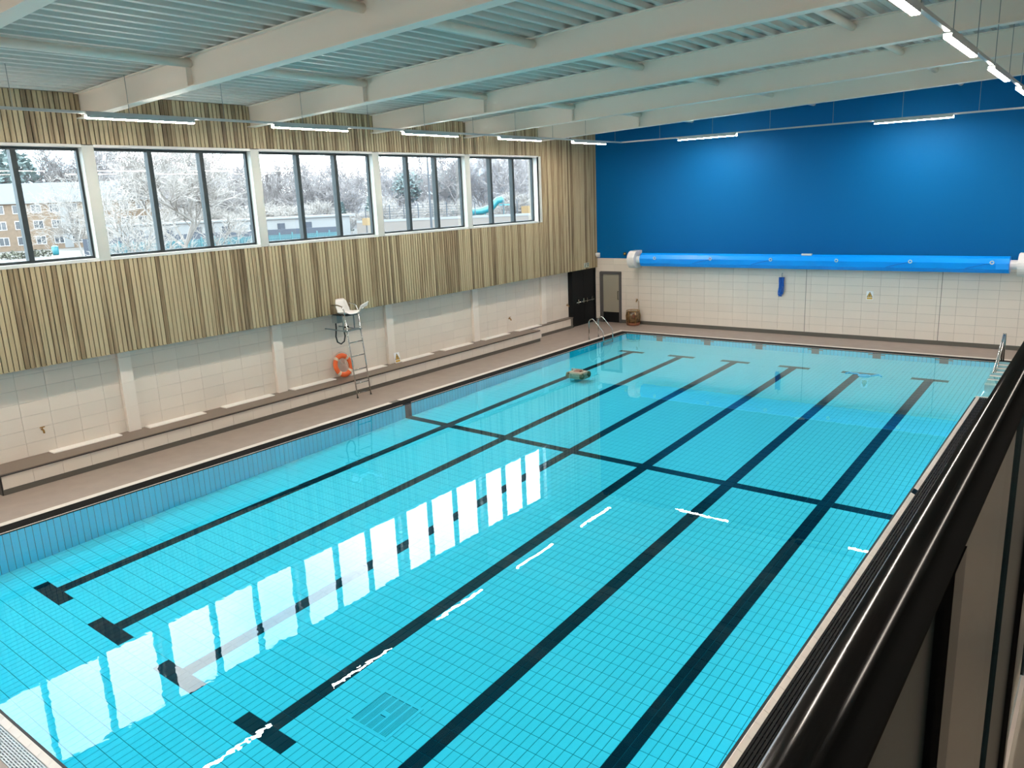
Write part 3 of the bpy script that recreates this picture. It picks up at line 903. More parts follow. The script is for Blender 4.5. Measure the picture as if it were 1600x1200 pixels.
# foot platform and its arms back to the wall
CH(MB().box(-2.2, -1.98, 12.24, 12.80, 1.96, 1.985), 'foot_plate', m_grey, sm=False)
CH(MB().tube([(rail_x(1.95), 12.26, 1.95), (-2.72, 12.26, 1.98), (XL+.03, 12.26, 1.98)], .018, 8), 'stay', m_grey)
CH(MB().tube([(rail_x(1.95), 12.78, 1.95), (XL+.03, 12.78, 1.98)], .018, 8), 'stay', m_grey)
CH(MB().tube([(-2.22, 12.72, 1.98), (-2.22, 12.72, 2.42)], .02, 8), 'seat_post', m_grey)
CH(MB().tube([(-2.22, 12.30, 1.98), (-2.22, 12.30, 2.42)], .02, 8), 'seat_post', m_grey)
CH(MB().box(-2.66, -2.05, 12.3, 12.72, 2.395, 2.42), 'seat_frame', m_rubber, sm=False)
# seat shell: swept profile with rolled sides
prof = [(-1.96, 2.455), (-2.0, 2.475), (-2.12, 2.47), (-2.28, 2.45), (-2.40, 2.455), (-2.47, 2.52), (-2.515, 2.64), (-2.55, 2.78), (-2.60, 2.86)]
m = MB(); yc = 12.52; NS = 9
for i, (x, z) in enumerate(prof):
    for jn in range(NS):
        u = (jn/(NS-1))*2-1
        wd = .235 if i < 7 else (.21 if i == 7 else .15)
        lift = .05*abs(u)**3
        fwd_ = .06*abs(u)**3 if i > 4 else 0
        m.v.append((x+fwd_, yc+u*wd, z+(lift if i <= 5 else 0)))
nb = len(m.v)
for (x, y, z) in list(m.v): m.v.append((x-.006, y, z-.022))
k = len(prof)
for i in range(k-1):
    for jn in range(NS-1):
        a = i*NS+jn
        m.f.append((a, a+1, a+NS+1, a+NS)); m.f.append((nb+a, nb+a+NS, nb+a+NS+1, nb+a+1))
for jn in range(NS-1):
    m.f.append((jn, nb+jn, nb+jn+1, jn+1)); a = (k-1)*NS+jn; m.f.append((a, a+1, nb+a+1, nb+a))
for i in range(k-1):
    a = i*NS; m.f.append((a, a+NS, nb+a+NS, nb+a)); a += NS-1; m.f.append((a, nb+a, nb+a+NS, a+NS))
m.m = [0]*len(m.f)
CH(m, 'seat_shell', m_whitep)
CH(MB().box(-2.72, -2.5, 12.32, 12.56, 2.16, 2.39), 'equipment_box', m_grey, sm=False)
# writing board on the arm
wb = MB(); a = Vector((-2.06, 12.80, 2.50)); b = Vector((-1.72, 12.98, 2.80))
CH(MB().hexa([(-2.06, 12.80, 2.53), (-2.03, 12.80, 2.52), (-1.95, 13.04, 2.62), (-1.98, 13.04, 2.63), (-2.02, 12.84, 2.65), (-1.99, 12.84, 2.64), (-1.91, 13.08, 2.74), (-1.94, 13.08, 2.75)]), 'writing_board', m_whitep, sm=False)
CH(MB().tube([(-2.08, 12.78, 2.44), (-2.0, 12.86, 2.52), (-1.94, 12.95, 2.62)], .014, 8), 'board_arm', m_chrome)
hp = [(-2.66, 12.40, 2.17), (-2.66, 12.40, 2.0), (-2.66, 12.36, 1.75), (-2.66, 12.40, 1.58), (-2.66, 12.53, 1.50), (-2.66, 12.66, 1.56), (-2.66, 12.71, 1.72), (-2.64, 12.66, 1.9), (-2.58, 12.62, 1.99), (-2.45, 12.70, 2.02)]
CH(MB().tube(hp, .022, 8), 'hanging_hose', m_rubber)

# ------------------------------------------------------------------ life ring leaning on the wall
lr = empty('life_ring', (-2.78, 12.68, .455)); tag(lr, 'orange life ring with pale bands standing on the bench against the wall', 'life ring')
tilt = math.radians(14)
def LRp(a, r, d):   # angle in the ring plane, radius, offset along the ring axis
    y = r*math.cos(a); h = .365+r*math.sin(a)
    return (-math.sin(tilt)*h+d*math.cos(tilt)+.03, y, math.cos(tilt)*h+d*math.sin(tilt))
def ring(m, R0, ry, rz, a0, a1, n, closed):
    n0 = len(m.v); K = 12
    for i in range(n if closed else n+1):
        a = a0+(a1-a0)*i/n
        for q in range(K):
            t = 2*math.pi*q/K
            m.v.append(LRp(a, R0+ry*math.cos(t), rz*math.sin(t)))
    for i in range(n):
        i2 = (i+1) % n if closed else i+1
        for q in range(K):
            m.f.append((n0+i*K+q, n0+i*K+(q+1) % K, n0+i2*K+(q+1) % K, n0+i2*K+q)); m.m.append(0)
m = MB(); ring(m, .29, .078, .05, 0, 2*math.pi, 40, True); m.build('ring', m_orange, lr, smooth=True)
for c in (45, 135, 225, 315):
    m = MB(); ring(m, .29, .082, .054, math.radians(c-8), math.radians(c+8), 4, False); m.build('band', m_reflect, lr, smooth=True)
for c in (0, 90, 180, 270):
    pts = []
    for i in range(9):
        a = math.radians(c-40+10*i); rr = .385+.02*math.sin(math.pi*i/8)
        pts.append(LRp(a, rr, .0))
    MB().tube(pts, .008, 5).build('grab_line', m_cord, lr, smooth=True)
MB().tube([LRp(math.radians(120), .2, .04), LRp(math.radians(150), .1, .05), LRp(math.radians(60), .06, .05), LRp(math.radians(60), .2, .04), LRp(math.radians(10), .12, .05), LRp(math.radians(-40), .2, .05)], .008, 5).build('loose_line', m_cord, lr, smooth=True)

# ------------------------------------------------------------------ pool ladder rails (far left corner)
gl = empty('pool_ladder', (-.3, 23.5, 0)); tag(gl, 'pair of curved stainless grab rails over the pool edge at the far corner', 'ladder')
for y in (23.14, 23.84):
    p = [(-.62, y, 0), (-.62, y, .66)]
    for i in range(1, 7):
        a = math.pi-math.radians(i*20); p.append((-.62+.14+.14*math.cos(a), y, .66+.15*math.sin(a)+.02*i/6))
    p += [(-.02, y, .40), (.02, y, .30), (.03, y, .15), (.03, y, -.16)]
    q = MB().tube([(a+.3, b-23.5, c) for a, b, c in p], .021, 10).build('grab_rail', m_chrome, gl, smooth=True)
    MB().lathe([(.05, 0), (.05, .012), (.025, .025)], 12, (-.62+.3, y-23.5, 0)).build('base_flange', m_chrome, gl)
for z in (-.09, -.14):
    MB().box(.3-.0, .3+.06, -.34, .34, z, z+.02).build('tread', m_chrome, gl)
# handrail of the steps (far right corner)
hr = empty('step_handrail', (12.95, 24.2, 0)); tag(hr, 'stainless steel handrail sloping down the pool steps at the far balcony corner', 'handrail')
for x, dz in ((0, 0), (.05, -.05)):
    p = [(x, 1.12, 0), (x, 1.12, .78), (x, 1.10, .84), (x, 1.04, .86), (x, .96, .80), (x, -1.05, -.12+dz)]
    MB().tube(p, .021, 10).build('rail', m_chrome, hr, smooth=True)
for yy_ in (.3, -.5):
    z = .80-.46*(.96-yy_)
    MB().tube([(0, yy_, -.05), (0, yy_, z)], .018, 8).build('rail_post', m_chrome, hr, smooth=True)
MB().tube([(0, 1.12, .40), (0, -.4, -.1)], .018, 8).build('lower_rail', m_chrome, hr, smooth=True)

# ------------------------------------------------------------------ things in the water
pc = empty('pool_cleaner', (2.1, 18.1, -.06)); tag(pc, 'beige pool cleaning robot with dark wheels at the first lane line', 'pool cleaner')
def rb_(m, n, mt, sm=False): return m.build(n, mt, pc, smooth=sm)
rb_(MB().hexa([(-.30, -.22, -.12), (.30, -.22, -.12), (.30, .22, -.12), (-.30, .22, -.12), (-.26, -.18, .09), (.26, -.18, .09), (.26, .18, .09), (-.26, .18, .09)]), 'body', m_beige)
rb_(MB().hexa([(-.14, -.12, .09), (.14, -.12, .09), (.14, .12, .09), (-.14, .12, .09), (-.1, -.09, .12), (.1, -.09, .12), (.1, .09, .12), (-.1, .09, .12)]), 'top_hatch', m_red)
for x in (-.26, .26):
    for y in (-.2, .2):
        rb_(MB().lathe([(.08, -.04), (.1, -.03), (.1, .03), (.08, .04)], 14, (x, y, -.02), 'x'), 'wheel', m_olive)
rb_(MB().tube([(-.2, -.05, .09), (-.2, -.05, .17), (.2, -.05, .17), (.2, -.05, .09)], .018, 8), 'carry_handle', m_beige, True)
fc = empty('floating_cable', (9.85, 21.6, .0)); tag(fc, 'pale blue cable floating on the water over the fifth lane end', 'cable')
pts = []
for i in range(40):
    t = i/39
    pts.append((-.5+1.0*t, .12*math.sin(t*9)+.05*math.sin(t*23), .0))
MB().tube(pts, .022, 6).build('cable', m_cable, fc, smooth=True)
MB().tube([(.05+.16*math.cos(t), -.1+.12*math.sin(t), .0) for t in [2*math.pi*i/16 for i in range(16)]], .022, 6, closed=True).build('cable_coil', m_cable, fc, smooth=True)

# ------------------------------------------------------------------ small fittings
bn = empty('refuse_sack_holder', (-.74, 26.9, 0)); tag(bn, 'brown wire sack holder with amber bag by the tiled far wall', 'bin')
MB().lathe([(.27, .02), (.29, .05), (.29, .12), (.26, .13)], 18, (0, 0, 0)).build('base', m_red, bn)
prof = [(.25, .12), (.29, .25), (.30, .42), (.27, .58), (.2, .60)]
MB().lathe(prof, 18, (0, 0, 0)).build('sack', m_amber, bn, smooth=True)
for i in range(6):
    a = math.pi/3*i+.3
    MB().tube([(.285*math.cos(a), .285*math.sin(a), .08), (.315*math.cos(a), .315*math.sin(a), .4), (.28*math.cos(a), .28*math.sin(a), .64)], .012, 6).build('upright', m_brass, bn, smooth=True)
MB().tube([(.28*math.cos(t), .28*math.sin(t), .64) for t in [2*math.pi*i/18 for i in range(18)]], .014, 6, closed=True).build('top_hoop', m_brass, bn, smooth=True)
MB().box(.12, .22, -.27, -.23, .36, .5).build('orange_patch', m_red, bn)
def tap(x, y, z, face, label):
    o = empty('wall_tap', (x, y, z)); tag(o, label, 'tap', 'brass hose taps on the tiled walls')
    d = Vector((1, 0, 0)) if face == 'x' else Vector((0, -1, 0))
    def P(a, h): return tuple(d*a+Vector((0, 0, h)))
    MB().tube([P(0, 0), P(.09, 0), P(.115, -.02), P(.115, -.07)], .02, 8).build('spout', m_brass, o, smooth=True)
    MB().tube([P(.06, 0), P(.06, .05)], .012, 8).build('stem', m_brass, o)
    s = d.cross(Vector((0, 0, 1)))
    MB().tube([tuple(d*.06+Vector((0, 0, .055))-s*.05), tuple(d*.06+Vector((0, 0, .055))+s*.05)], .012, 8).build('lever', m_brass, o)
tap(XL+.012, 4.2, .99, 'x', 'brass tap on the tiled side wall, nearest of the side-wall taps')
tap(XL+.012, 21.15, .99, 'x', 'brass tap on the tiled side wall, second along from the near end')
tap(XL+.012, 25.2, .97, 'x', 'brass tap on the tiled side wall right beside the black double door')
tap(-.72, YF-.014, 1.03, 'y', 'brass tap on the far wall above the brown sack holder')
o = tag(MB().tube([(-.66, YF-.02, .1), (-.66, YF-.02, 1.02)], .009, 6).build('tap_pipe', m_brass), 'thin supply pipe on the far wall below the tap', 'pipe')
cc = empty('security_camera', (-2.6, YF-.06, 2.93)); tag(cc, 'white dome security camera in the corner above the far door', 'camera')
MB().box(-.05, .05, -.02, .06, -.1, .1).build('bracket', m_whitep, cc)
MB().lathe([(.02, -.1), (.08, -.07), (.1, 0), (.1, .07), (.04, .09)], 14, (.02, -.1, .02)).build('dome', m_whitep, cc, smooth=True)
sn = empty('wall_sensor', (-1.3, YF-.02, 3.0)); tag(sn, 'small black sensor on the blue wall beside the cover reel', 'sensor')
MB().lathe([(.07, -.07), (.07, 0)], 14, (0, 0, 0), 'y').build('housing', m_ink, sn)
MB().lathe([(.02, -.1), (.045, -.07)], 12, (0, 0, 0), 'y').build('lens', m_brass, sn)
ex = empty('exit_sign', (XT+.02, 26.3, 2.58)); tag(ex, 'small clear exit sign with dark running figure on the timber above the black door', 'sign')
m_sign = mat('exit_sign_face', (.42, .45, .38), .3)
m_signink = mat('exit_sign_ink', (.015, .045, .05), .5)
MB().box(0, .008, -.2, .2, -.1, .1).build('sign_plate', m_sign, ex)
q = MB()
q.hexa([(.009, -.15, -.085), (.012, -.15, -.085), (.012, -.11, -.085), (.009, -.11, -.085), (.009, -.07, .085), (.012, -.07, .085), (.012, -.03, .085), (.009, -.03, .085)])
q.build('running_figure', m_signink, ex)
q = MB().box(.009, .012, .04, .065, -.085, .085).box(.009, .012, .145, .17, -.085, .085).box(.009, .012, .065, .145, .06, .085).box(.009, .012, .065, .145, -.02, .005)
q.build('door_symbol', m_signink, ex)

# ------------------------------------------------------------------ balcony with handrail
bal = empty('floor_balcony', (16.5, 0, 3.9)); tag(bal, 'balcony slab under the viewer with a dark edge', kind='structure')
q = MB().box(15.40, XR, YN, 20, 3.62, 3.90).build('slab', m_balcony, bal); q.location = (-16.5, 0, -3.9)
RXC, RZC = 15.3865, 5.2027
ba = empty('balustrade', (RXC, 0, 3.9)); tag(ba, 'glossy black handrail with glass panels along the viewing balcony', 'railing')
def BA(m, name, mt, sm=False):
    q = m.build(name, mt, ba, smooth=sm); q.location = (-RXC, 0, -3.9); return q
BA(MB().tube([(RXC, -4.6, RZC), (RXC, 19.6, RZC)], .0252, 40), 'handrail', m_rail, True)
py = [-1.815+1.2*k for k in range(-1, 18)]
for y in py:
    BA(MB().box(RXC-.02, RXC+.02, y-.035, y+.035, 3.9, RZC-.03).box(RXC-.006, RXC+.006, y-.006, y+.006, RZC-.03, RZC-.02), 'post', m_rail)
for a, b in zip(py[:-1], py[1:]):
    BA(MB().box(RXC-.005, RXC+.005, a+.10, b-.10, 3.95, RZC-.028), 'glass_panel', m_rglass)
    BA(MB().box(RXC-.010, RXC+.010, b-.44, b-.06, 3.95, RZC-.03), 'panel_edge', m_glassedge)

# ------------------------------------------------------------------ outside: ground, flats, wood, fences
m_ground = mat('winter_ground', (.075, .066, .058), .9, noise=.25, nscale=.15)
m_tarmac = mat('pale_tarmac', (.085, .09, .095), .8, noise=.1, nscale=.3)
m_hill = mat('wooded_hill', (.085, .077, .076), 1.0, noise=.25, nscale=.5)
m_bark = mat('pale_bark', (.18, .16, .145), .9)
m_bark2 = mat('grey_bark', (.165, .148, .145), .9)
m_pine = mat('pine_needles', (.10, .13, .125), .9, noise=.3, nscale=2)
m_brick = mat('orange_brick', (.105, .072, .048), .9, noise=.12, nscale=2)
m_tiles = mat('grey_roof_tiles', (.062, .064, .070), .8)
m_outw = mat('white_render', (.125, .125, .125), .7)
m_pane = mat('flat_window_pane', (.03, .034, .04), .15)
m_teal = mat('teal_fence', (.025, .085, .095), .6)
m_navy = mat('dark_boundary_wall', (.026, .030, .040), .8)
m_beigew = mat('beige_boundary_wall', (.105, .088, .076), .8)
m_postk = mat('dark_post', (.018, .020, .024), .6)
m_slide = mat('turquoise_slide', (.008, .10, .12), .4)
m_orangeo = mat('orange_play_panel', (.12, .07, .02), .6)
m_bush = mat('pale_scrub', (.07, .068, .05), 1.0, noise=.3, nscale=3)

mb = MB(); mb.quad((-260, -150, .5), (-3.6, -150, .5), (-3.6, 260, .5), (-260, 260, .5))
tag(mb.build('ground', m_ground, fix=False), 'pale winter ground outside the windows', kind='structure')
C0 = Vector((15.4967, -2.63285, 0))
def pol(bearing, dist, z=.5):
    # plan position by compass bearing (degrees from +y towards -x) and distance from the hall's corner
    a = math.radians(bearing)
    return Vector((C0.x-math.sin(a)*dist, C0.y+math.cos(a)*dist, z))
# car park strip and path
mb = MB()
a = [pol(b, d, .52) for b, d in ((75, 98), (75, 118), (38, 118), (38, 98))]
mb.quad(*[tuple(v) for v in a]); tag(mb.build('path', m_tarmac, fix=False), 'pale tarmac road beyond the fence', kind='structure')
# hill
mb = MB(); NB_ = 30
for i in range(NB_):
    b0, b1 = 84-66*i/NB_, 84-66*(i+1)/NB_
    def hz(b): return 8.6+1.6*math.sin(b*.11)+.9*math.sin(b*.37+1)+.5*math.sin(b*1.3)+.3*math.sin(b*2.9)+max(0, 46-b)*.22
    for d0, d1, f0, f1 in ((175, 190, 0, .55), (190, 215, .55, 1), (215, 240, 1, .9)):
        p = [pol(b0, d0, .5+hz(b0)*f0), pol(b1, d0, .5+hz(b1)*f0), pol(b1, d1, .5+hz(b1)*f1), pol(b0, d1, .5+hz(b0)*f1)]
        mb.quad(*[tuple(v) for v in p])
tag(mb.build('hill', m_hill, fix=False), 'low wooded rise behind the bare trees', kind='structure')

def bare_tree(seed, H, spread, levels, kids, r0, twig_r, name, mt, twigs_per=0):
    rr = random.Random(seed); m = MB()
    def grow(p, d, ln, r, lv):
        n = 3 if lv > 0 else 2
        pts = [p]; dd = d.copy()
        for i in range(n):
            dd = (dd+Vector((rr.gauss(0, .16), rr.gauss(0, .16), rr.gauss(.04, .1)))).normalized()
            pts.append(pts[-1]+dd*ln/n)
        rads = [max(twig_r, r*(1-.5*i/n)) for i in range(n+1)]
        m.tube([tuple(q) for q in pts], rads, 5 if lv >= levels-1 else 3, cap=False)
        if lv == 0: return
        for kx in range(kids[levels-lv]):
            t = rr.uniform(.35, 1.0); i = min(int(t*n), n-1); q = pts[i].lerp(pts[i+1], t*n-i)
            ax = Vector((rr.gauss(0, 1), rr.gauss(0, 1), rr.gauss(0, .6))); ax -= dd*ax.dot(dd); ax.normalize()
            nd = (dd*rr.uniform(.5, .9)+ax*rr.uniform(.5, 1.0)*spread+Vector((0, 0, .12))).normalized()
            grow(q, nd, ln*rr.uniform(.5, .72), r*.52, lv-1)
    grow(Vector((0, 0, 0)), Vector((0, 0, 1)), H*.52, r0, levels)
    return m.mesh(name, mt, False)
# the spreading bare tree close to the windows
t1 = bare_tree(3, 9.6, 1.15, 5, [7, 6, 5, 5, 4], .16, .010, 'bare_tree', m_bark)
o = put('bare_tree', t1, None, (-25.0, 20.2, .3)); tag(o, 'wide spreading bare tree close outside the second window bay', 'tree')
t1b = bare_tree(11, 8.0, 1.25, 4, [8, 7, 6, 5], .12, .011, 'bare_tree', m_bark)
o = put('bare_tree', t1b, None, (-18.2, 15.6, .3)); o.scale = (.72, .72, .85); tag(o, 'smaller bare tree left of the spreading tree outside the second window bay', 'tree')
o = put('bare_tree', t1b, None, (-88, 44, .3)); o.scale = (1.3, 1.3, 1.3); o.rotation_euler = (0, 0, 2); tag(o, 'tall pale bare tree in front of the brick flats', 'tree')
vars_ = [bare_tree(20+i, 15, .75+.1*i, 4, [8, 7, 7, 7], .2, .019, 'bare_tree', m_bark2) for i in range(3)]
rr = random.Random(5)
idx = 0
for row, (dist, n) in enumerate(((150, 18), (168, 22), (186, 22))):
    for i in range(n):
        b = 72.5-39*(i+rr.uniform(.2, .8))/n
        p = pol(b, dist+rr.uniform(-5, 5), .4+max(0, (dist-175)*.25))
        if b > 64 and row < 2: continue
        o = put('bare_tree', vars_[rr.randrange(3)], None, p)
        s = rr.uniform(.62, .9)*(1.0+.10*math.sin(b*.14))*(1.0+max(0, 48-b)*.028+max(0, min(b, 66)-54)*.045); o.scale = (s*1.1, s*1.1, s); o.rotation_euler = (0, 0, rr.uniform(0, 6.28))
        bay = 'nearest' if b > 64.4 else 'second' if b > 55.2 else 'middle' if b > 46.8 else 'fourth' if b > 40.4 else 'farthest'
        tag(o, '%s bare winter tree of the wood seen through the %s window bay' % (['front-row grey-brown', 'mid-row grey-brown', 'back-row grey-brown'][row], bay), 'tree', 'bare trees of the wood in the %s bay' % bay)
# low scrub along the edge of the wood
sv = [bare_tree(60+i, 6.5, 1.2, 3, [14, 8, 6], .07, .022, 'bare_shrub', m_bark) for i in range(2)]
for i in range(34):
    b = 66-32*(i+rr.uniform(.2, .8))/34
    p = pol(b, 139+rr.uniform(-3, 3), .4)
    o = put('bare_shrub', sv[i % 2], None, p); sc_ = rr.uniform(.7, 1.15); o.scale = (sc_, sc_, sc_); o.rotation_euler = (0, 0, rr.uniform(0, 6.28))
    bay = 'nearest' if b > 64.4 else 'second' if b > 55.2 else 'middle' if b > 46.8 else 'fourth' if b > 40.4 else 'farthest'
    tag(o, 'pale leafless shrub along the wood edge seen through the %s window bay' % bay, 'shrub', 'leafless shrubs of the wood edge in the %s bay' % bay)
# evergreens
def pine_mesh(seed, round_=False):
    r2 = random.Random(seed); m = MB()
    m.tube([(0, 0, 0), (.1, 0, 4), (0, .1, 8)], [.22, .16, .06], 6)
    for i in range(900):
        if round_:
            th = r2.uniform(0, 6.28); u = r2.uniform(-1, 1); rad = r2.uniform(.6, 1)**.5*2.6
            c = Vector((rad*math.cos(th)*math.sqrt(1-u*u), rad*math.sin(th)*math.sqrt(1-u*u), 7+u*2.0+.5*math.sin(3*th)))
        else:
            h = r2.uniform(1, 9); th = r2.uniform(0, 6.28); rad = (9.4-h)*.33*r2.uniform(.4, 1)
            c = Vector((rad*math.cos(th), rad*math.sin(th), h))
        a = Vector((r2.gauss(0, 1), r2.gauss(0, 1), r2.gauss(0, .5))).normalized()*.36; bv = a.orthogonal().normalized()*.17
        n = len(m.v); m.v += [tuple(c-a), tuple(c+bv), tuple(c+a), tuple(c-bv)]; m.f.append((n, n+1, n+2, n+3)); m.m.append(0)
    return m.mesh('evergreen_tree', m_pine)
pA, pB = pine_mesh(1), pine_mesh(2, True)
for b, d, me, s, lb in ((44.6, 150, pB, 1.12, 'rounded dark evergreen rising above the wood outside the fourth window bay'),
                        (41.5, 160, pB, 1.15, 'rounded evergreen half hidden by the lamp post outside'),
                        (53.0, 140, pA, .5, 'small dark evergreen at the edge of the wood, left in the middle window bay'),
                        (49.2, 140, pA, .62, 'small dark evergreen at the edge of the wood, central in the middle window bay'),
                        (47.3, 142, pA, .72, 'dark evergreen at the edge of the wood, right in the middle window bay'),
                        (69.0, 178, pB, 1.9, 'tall dark-crowned tree rising behind the brick flats, beside the first mullion'),
                        (70.8, 180, pB, 2.0, 'tall dark-crowned tree rising behind the brick flats, at the picture edge')):
    o = put('evergreen_tree', me, None, pol(b, d, .4)); o.scale = (s, s, s); o.rotation_euler = (0, 0, b); tag(o, lb, 'tree')
# brick flats
ft = empty('apartment_building', (-122, 56, .5)); ft.rotation_euler = (0, 0, -.40)
tag(ft, 'three-storey orange brick flats with grey roof outside the nearest bay', 'building')
# local: facade along local y, facing +x
FY0, FY1, FH = -22, 17, 7.6
MB().box(-9, 0, FY0, FY1, 0, FH).build('walls', m_brick, ft)
MB().prism([(.5, FH-.1), (-9.5, FH-.1), (-4.5, FH+3.0)], 'y', FY0-.5, FY1+.5).build('roof', m_tiles, ft)
MB().box(.2, .5, FY0-.5, FY1+.5, FH-.3, FH+.05).build('gutter', m_outw, ft)
wy_ = [FY0+1.6+2.55*i for i in range(15)]
for iy, y in enumerate(wy_):
    for fl_ in range(3):
        z = .95+2.45*fl_
        f = MB(); w2, h2 = .62, 1.15
        f.box(0, .08, y-w2-.1, y+w2+.1, z-.1, z).box(0, .08, y-w2-.1, y+w2+.1, z+h2, z+h2+.1).box(0, .08, y-w2-.1, y-w2, z, z+h2).box(0, .08, y+w2, y+w2+.1, z, z+h2).box(0, .07, y-.04, y+.04, z, z+h2)
        wf_ = f.build('window', m_outframe, ft)
        MB().box(0, .03, y-w2, y-.04, z, z+h2).box(0, .03, y+.04, y+w2, z, z+h2).build('pane', m_pane, wf_)
for y in (FY0+7.9, FY0+23.2):
    MB().box(0, .06, y-.55, y+.75, .1, 7.3).build('stair_panel', m_outw, ft)
# fence, walls and low buildings
def wall_run(pts, z0, z1, th):
    m = MB()
    for p, q in zip(pts[:-1], pts[1:]):
        d = (q-p).normalized(); nrm = Vector((-d.y, d.x, 0))*th/2
        m.hexa([(*(p-nrm).xy, z0), (*(q-nrm).xy, z0), (*(q+nrm).xy, z0), (*(p+nrm).xy, z0), (*(p-nrm).xy, z1), (*(q-nrm).xy, z1), (*(q+nrm).xy, z1), (*(p+nrm).xy, z1)])
    return m
f0, f1 = Vector((-76, 39.5, 0)), Vector((-60.5, 62.5, 0))
tf = empty('boundary_fence', f0); tag(tf, 'teal palisade fence in front of the dark wall outside', 'fence')
n = 19
for i in range(n+1):
    p = f0.lerp(f1, i/n)
    q = MB().box(-.06, .06, -.06, .06, 0, 2.2).build('post', m_teal, tf); q.location = (p.x-f0.x, p.y-f0.y, .4)
d = (f1-f0)
m = MB()
k = int(d.length/.16)
for i in range(k):
    p = f0.lerp(f1, i/k)-f0
    m.box(p.x-.04, p.x+.04, p.y-.04, p.y+.04, .5, 2.35)
tag(m.build('pales', m_teal, tf), kind='stuff')
wall_run([Vector((0, 0, 0)), d], .9, 1.0, .05).build('rail', m_teal, tf); wall_run([Vector((0, 0, 0)), d], 2.0, 2.1, .05).build('rail', m_teal, tf)
dw = wall_run([Vector((-82, 41.5, 0)), Vector((-65, 66.5, 0))], .4, 2.85, .3)
tag(dw.build('boundary_wall', m_navy), 'dark boundary wall behind the teal fence outside', 'wall')
wb_ = empty('white_building', (-90, 62, .5)); tag(wb_, 'long low white building beyond the dark wall outside', 'building')
q = wall_run([Vector((-97, 53, 0)), Vector((-78, 79, 0))], .4, 3.9, 5).build('walls', m_outw, wb_); q.location = (90, -62, -.5)
q = wall_run([Vector((-97.5, 52.3, 0)), Vector((-77.5, 79.7, 0))], 3.9, 4.15, 5.6).build('roof', m_outw, wb_); q.location = (90, -62, -.5)
dd_ = Vector((19, 26, 0)).normalized(); nn = Vector((dd_.y, -dd_.x, 0))
for i in range(7):
    p = Vector((-95, 55.7, 0))+dd_*(3.8*i)+nn*2.52
    q = MB().box(-.35, .35, -.4, .4, 2.3, 3.3).build('window', m_navy, wb_); q.location = (p.x+90, p.y-62, -.5)
bw_ = wall_run([Vector((-70.5, 74, 0)), Vector((-47, 95, 0))], .4, 2.95, .4)
bwo = tag(bw_.build('boundary_wall', m_beigew), 'long beige boundary wall outside the far window bays', 'wall')
q = wall_run([Vector((-70.5, 74, 0)), Vector((-47, 95, 0))], 2.95, 3.25, .5).build('coping', m_outw, bwo)
fp = empty('mesh_fence', (-66, 79.5, 3.26)); tag(fp, 'dark mesh sports fence standing on the beige wall outside', 'fence')
a, b = Vector((-68.5, 75.8, 0)), Vector((-47.5, 94.5, 0))
for i in range(15):
    p = a.lerp(b, i/14)
    q = MB().box(-.05, .05, -.05, .05, 0, 2.0).build('post', m_postk, fp); q.location = (p.x+66, p.y-79.5, 0)
m = MB()
for z in (.35, .7, 1.05, 1.4, 1.75):
    for p, q in ((a, a.lerp(b, .45)),):
        w_ = wall_run([p, q], z, z+.05, .04); off = len(m.v); m.v += [(x+66, y-79.5, zz) for x, y, zz in w_.v]; m.f += [tuple(i+off for i in f) for f in w_.f]; m.m += w_.m
m.build('mesh_wires', m_postk, fp)
lp = empty('lamp_post', (-56.2, 74.0, .5)); tag(lp, 'tall thin dark lamp post outside the fourth window bay', 'lamp post')
MB().tube([(0, 0, 0), (0, 0, 12.5)], [.16, .09], 8).build('pole', m_postk, lp)
MB().box(-.3, .3, -.3, .3, 12.5, 12.7).build('lantern', m_postk, lp)
MB().lathe([(.3, 0), (.3, .3), (.18, .4)], 10).build('base', m_postk, lp)
sl_ = empty('playground_slide', (-62, 95.5, .5)); tag(sl_, 'turquoise tube slide beyond the beige wall outside the farthest bay', 'slide')
MB().tube([(.6, .6, 4.9), (-.2, .2, 4.7), (-.9, -.6, 3.6), (-2.0, -1.4, 3.2), (-3.6, -2.0, 3.1)], .55, 10).build('tube', m_slide, sl_, smooth=True)
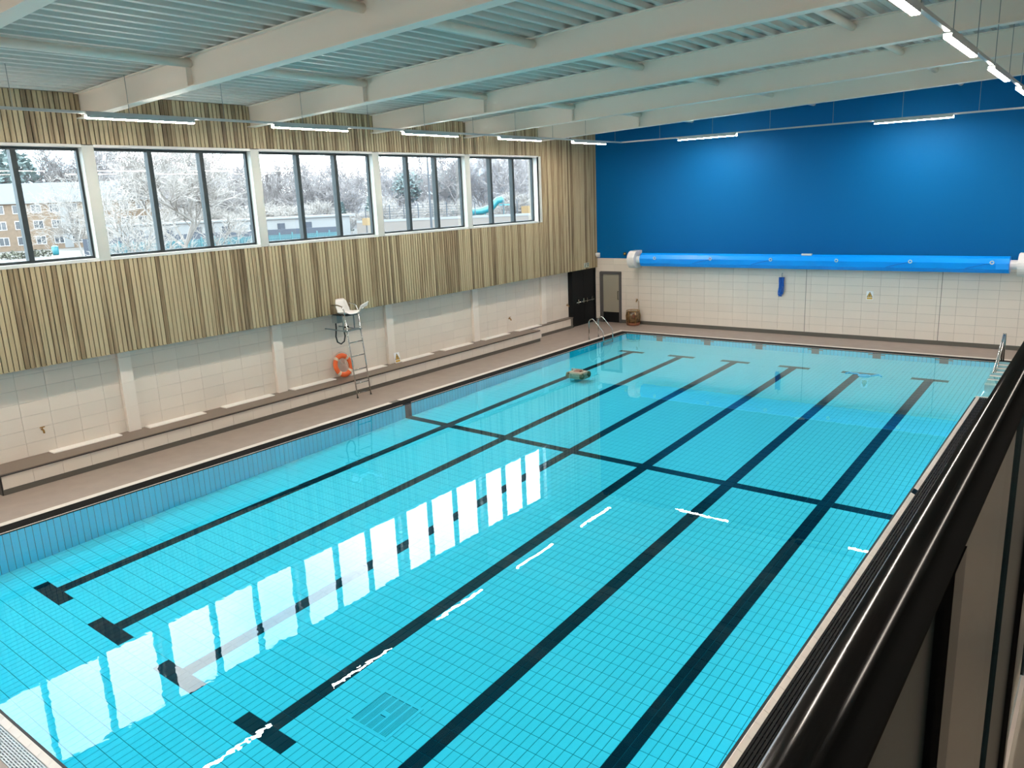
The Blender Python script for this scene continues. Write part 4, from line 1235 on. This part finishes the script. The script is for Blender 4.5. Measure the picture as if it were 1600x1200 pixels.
for x, y in ((.6, .6), (-1.6, -1.2)):
    MB().tube([(x, y, 0), (x, y, 4.6 if x > 0 else 2.9)], .1, 6).build('support', m_slide, sl_)
MB().box(.2, 1.4, .0, 1.2, 3.9, 4.1).build('platform', m_slide, sl_)
og = empty('play_panel', (-57.0, 96.0, .5)); tag(og, 'orange play panel beside the turquoise slide outside', 'play equipment')
MB().box(-.8, .8, -.1, .1, 2.6, 3.7).build('panel', m_orangeo, og)
for x in (-.7, .7): MB().box(x-.06, x+.06, -.06, .06, 0, 2.7).build('leg', m_postk, og)
gp = empty('sign_post', (-60.2, 66.4, .5)); tag(gp, 'dark post with an orange board outside the fourth window bay', 'post')
MB().tube([(0, 0, 0), (0, 0, 4.6)], .07, 6).build('pole', m_postk, gp)
MB().box(-.35, .35, -.35, .35, 2.4, 3.3).build('board', m_orangeo, gp)
bi = empty('litter_bin', (-99.7, 45.7, .5)); tag(bi, 'turquoise litter bin by the road outside the nearest bay', 'bin')
MB().lathe([(.35, 0), (.42, .2), (.42, 1.0), (.36, 1.15)], 12).build('body', m_slide, bi, smooth=True)
MB().lathe([(.44, 1.0), (.44, 1.12), (.2, 1.28)], 12).build('lid', m_slide, bi)
for i, (b_, d_) in enumerate(((69.5, 121), (68.2, 122))):
    r3 = random.Random(40+i); m = MB()
    for q in range(160):
        th = r3.uniform(0, 6.28); rad = r3.uniform(0, 1)**.5*2.2
        c = Vector((rad*math.cos(th), rad*math.sin(th), r3.uniform(.1, 1.5-.25*rad)))
        a_ = Vector((r3.gauss(0, 1), r3.gauss(0, 1), r3.gauss(.3, 1))).normalized()*.35; b2 = a_.orthogonal().normalized()*.16
        n = len(m.v); m.v += [tuple(c-a_), tuple(c+b2), tuple(c+a_), tuple(c-b2)]; m.f.append((n, n+1, n+2, n+3)); m.m.append(0)
    o = m.build('bush', m_bush, fix=False); o.scale = (.75, .75, .7); o.location = pol(b_, d_, .5)
    tag(o, ['low scrubby bush before the flats, at the picture edge', 'low scrubby bush before the flats, left of the first mullion'][i], 'bush')
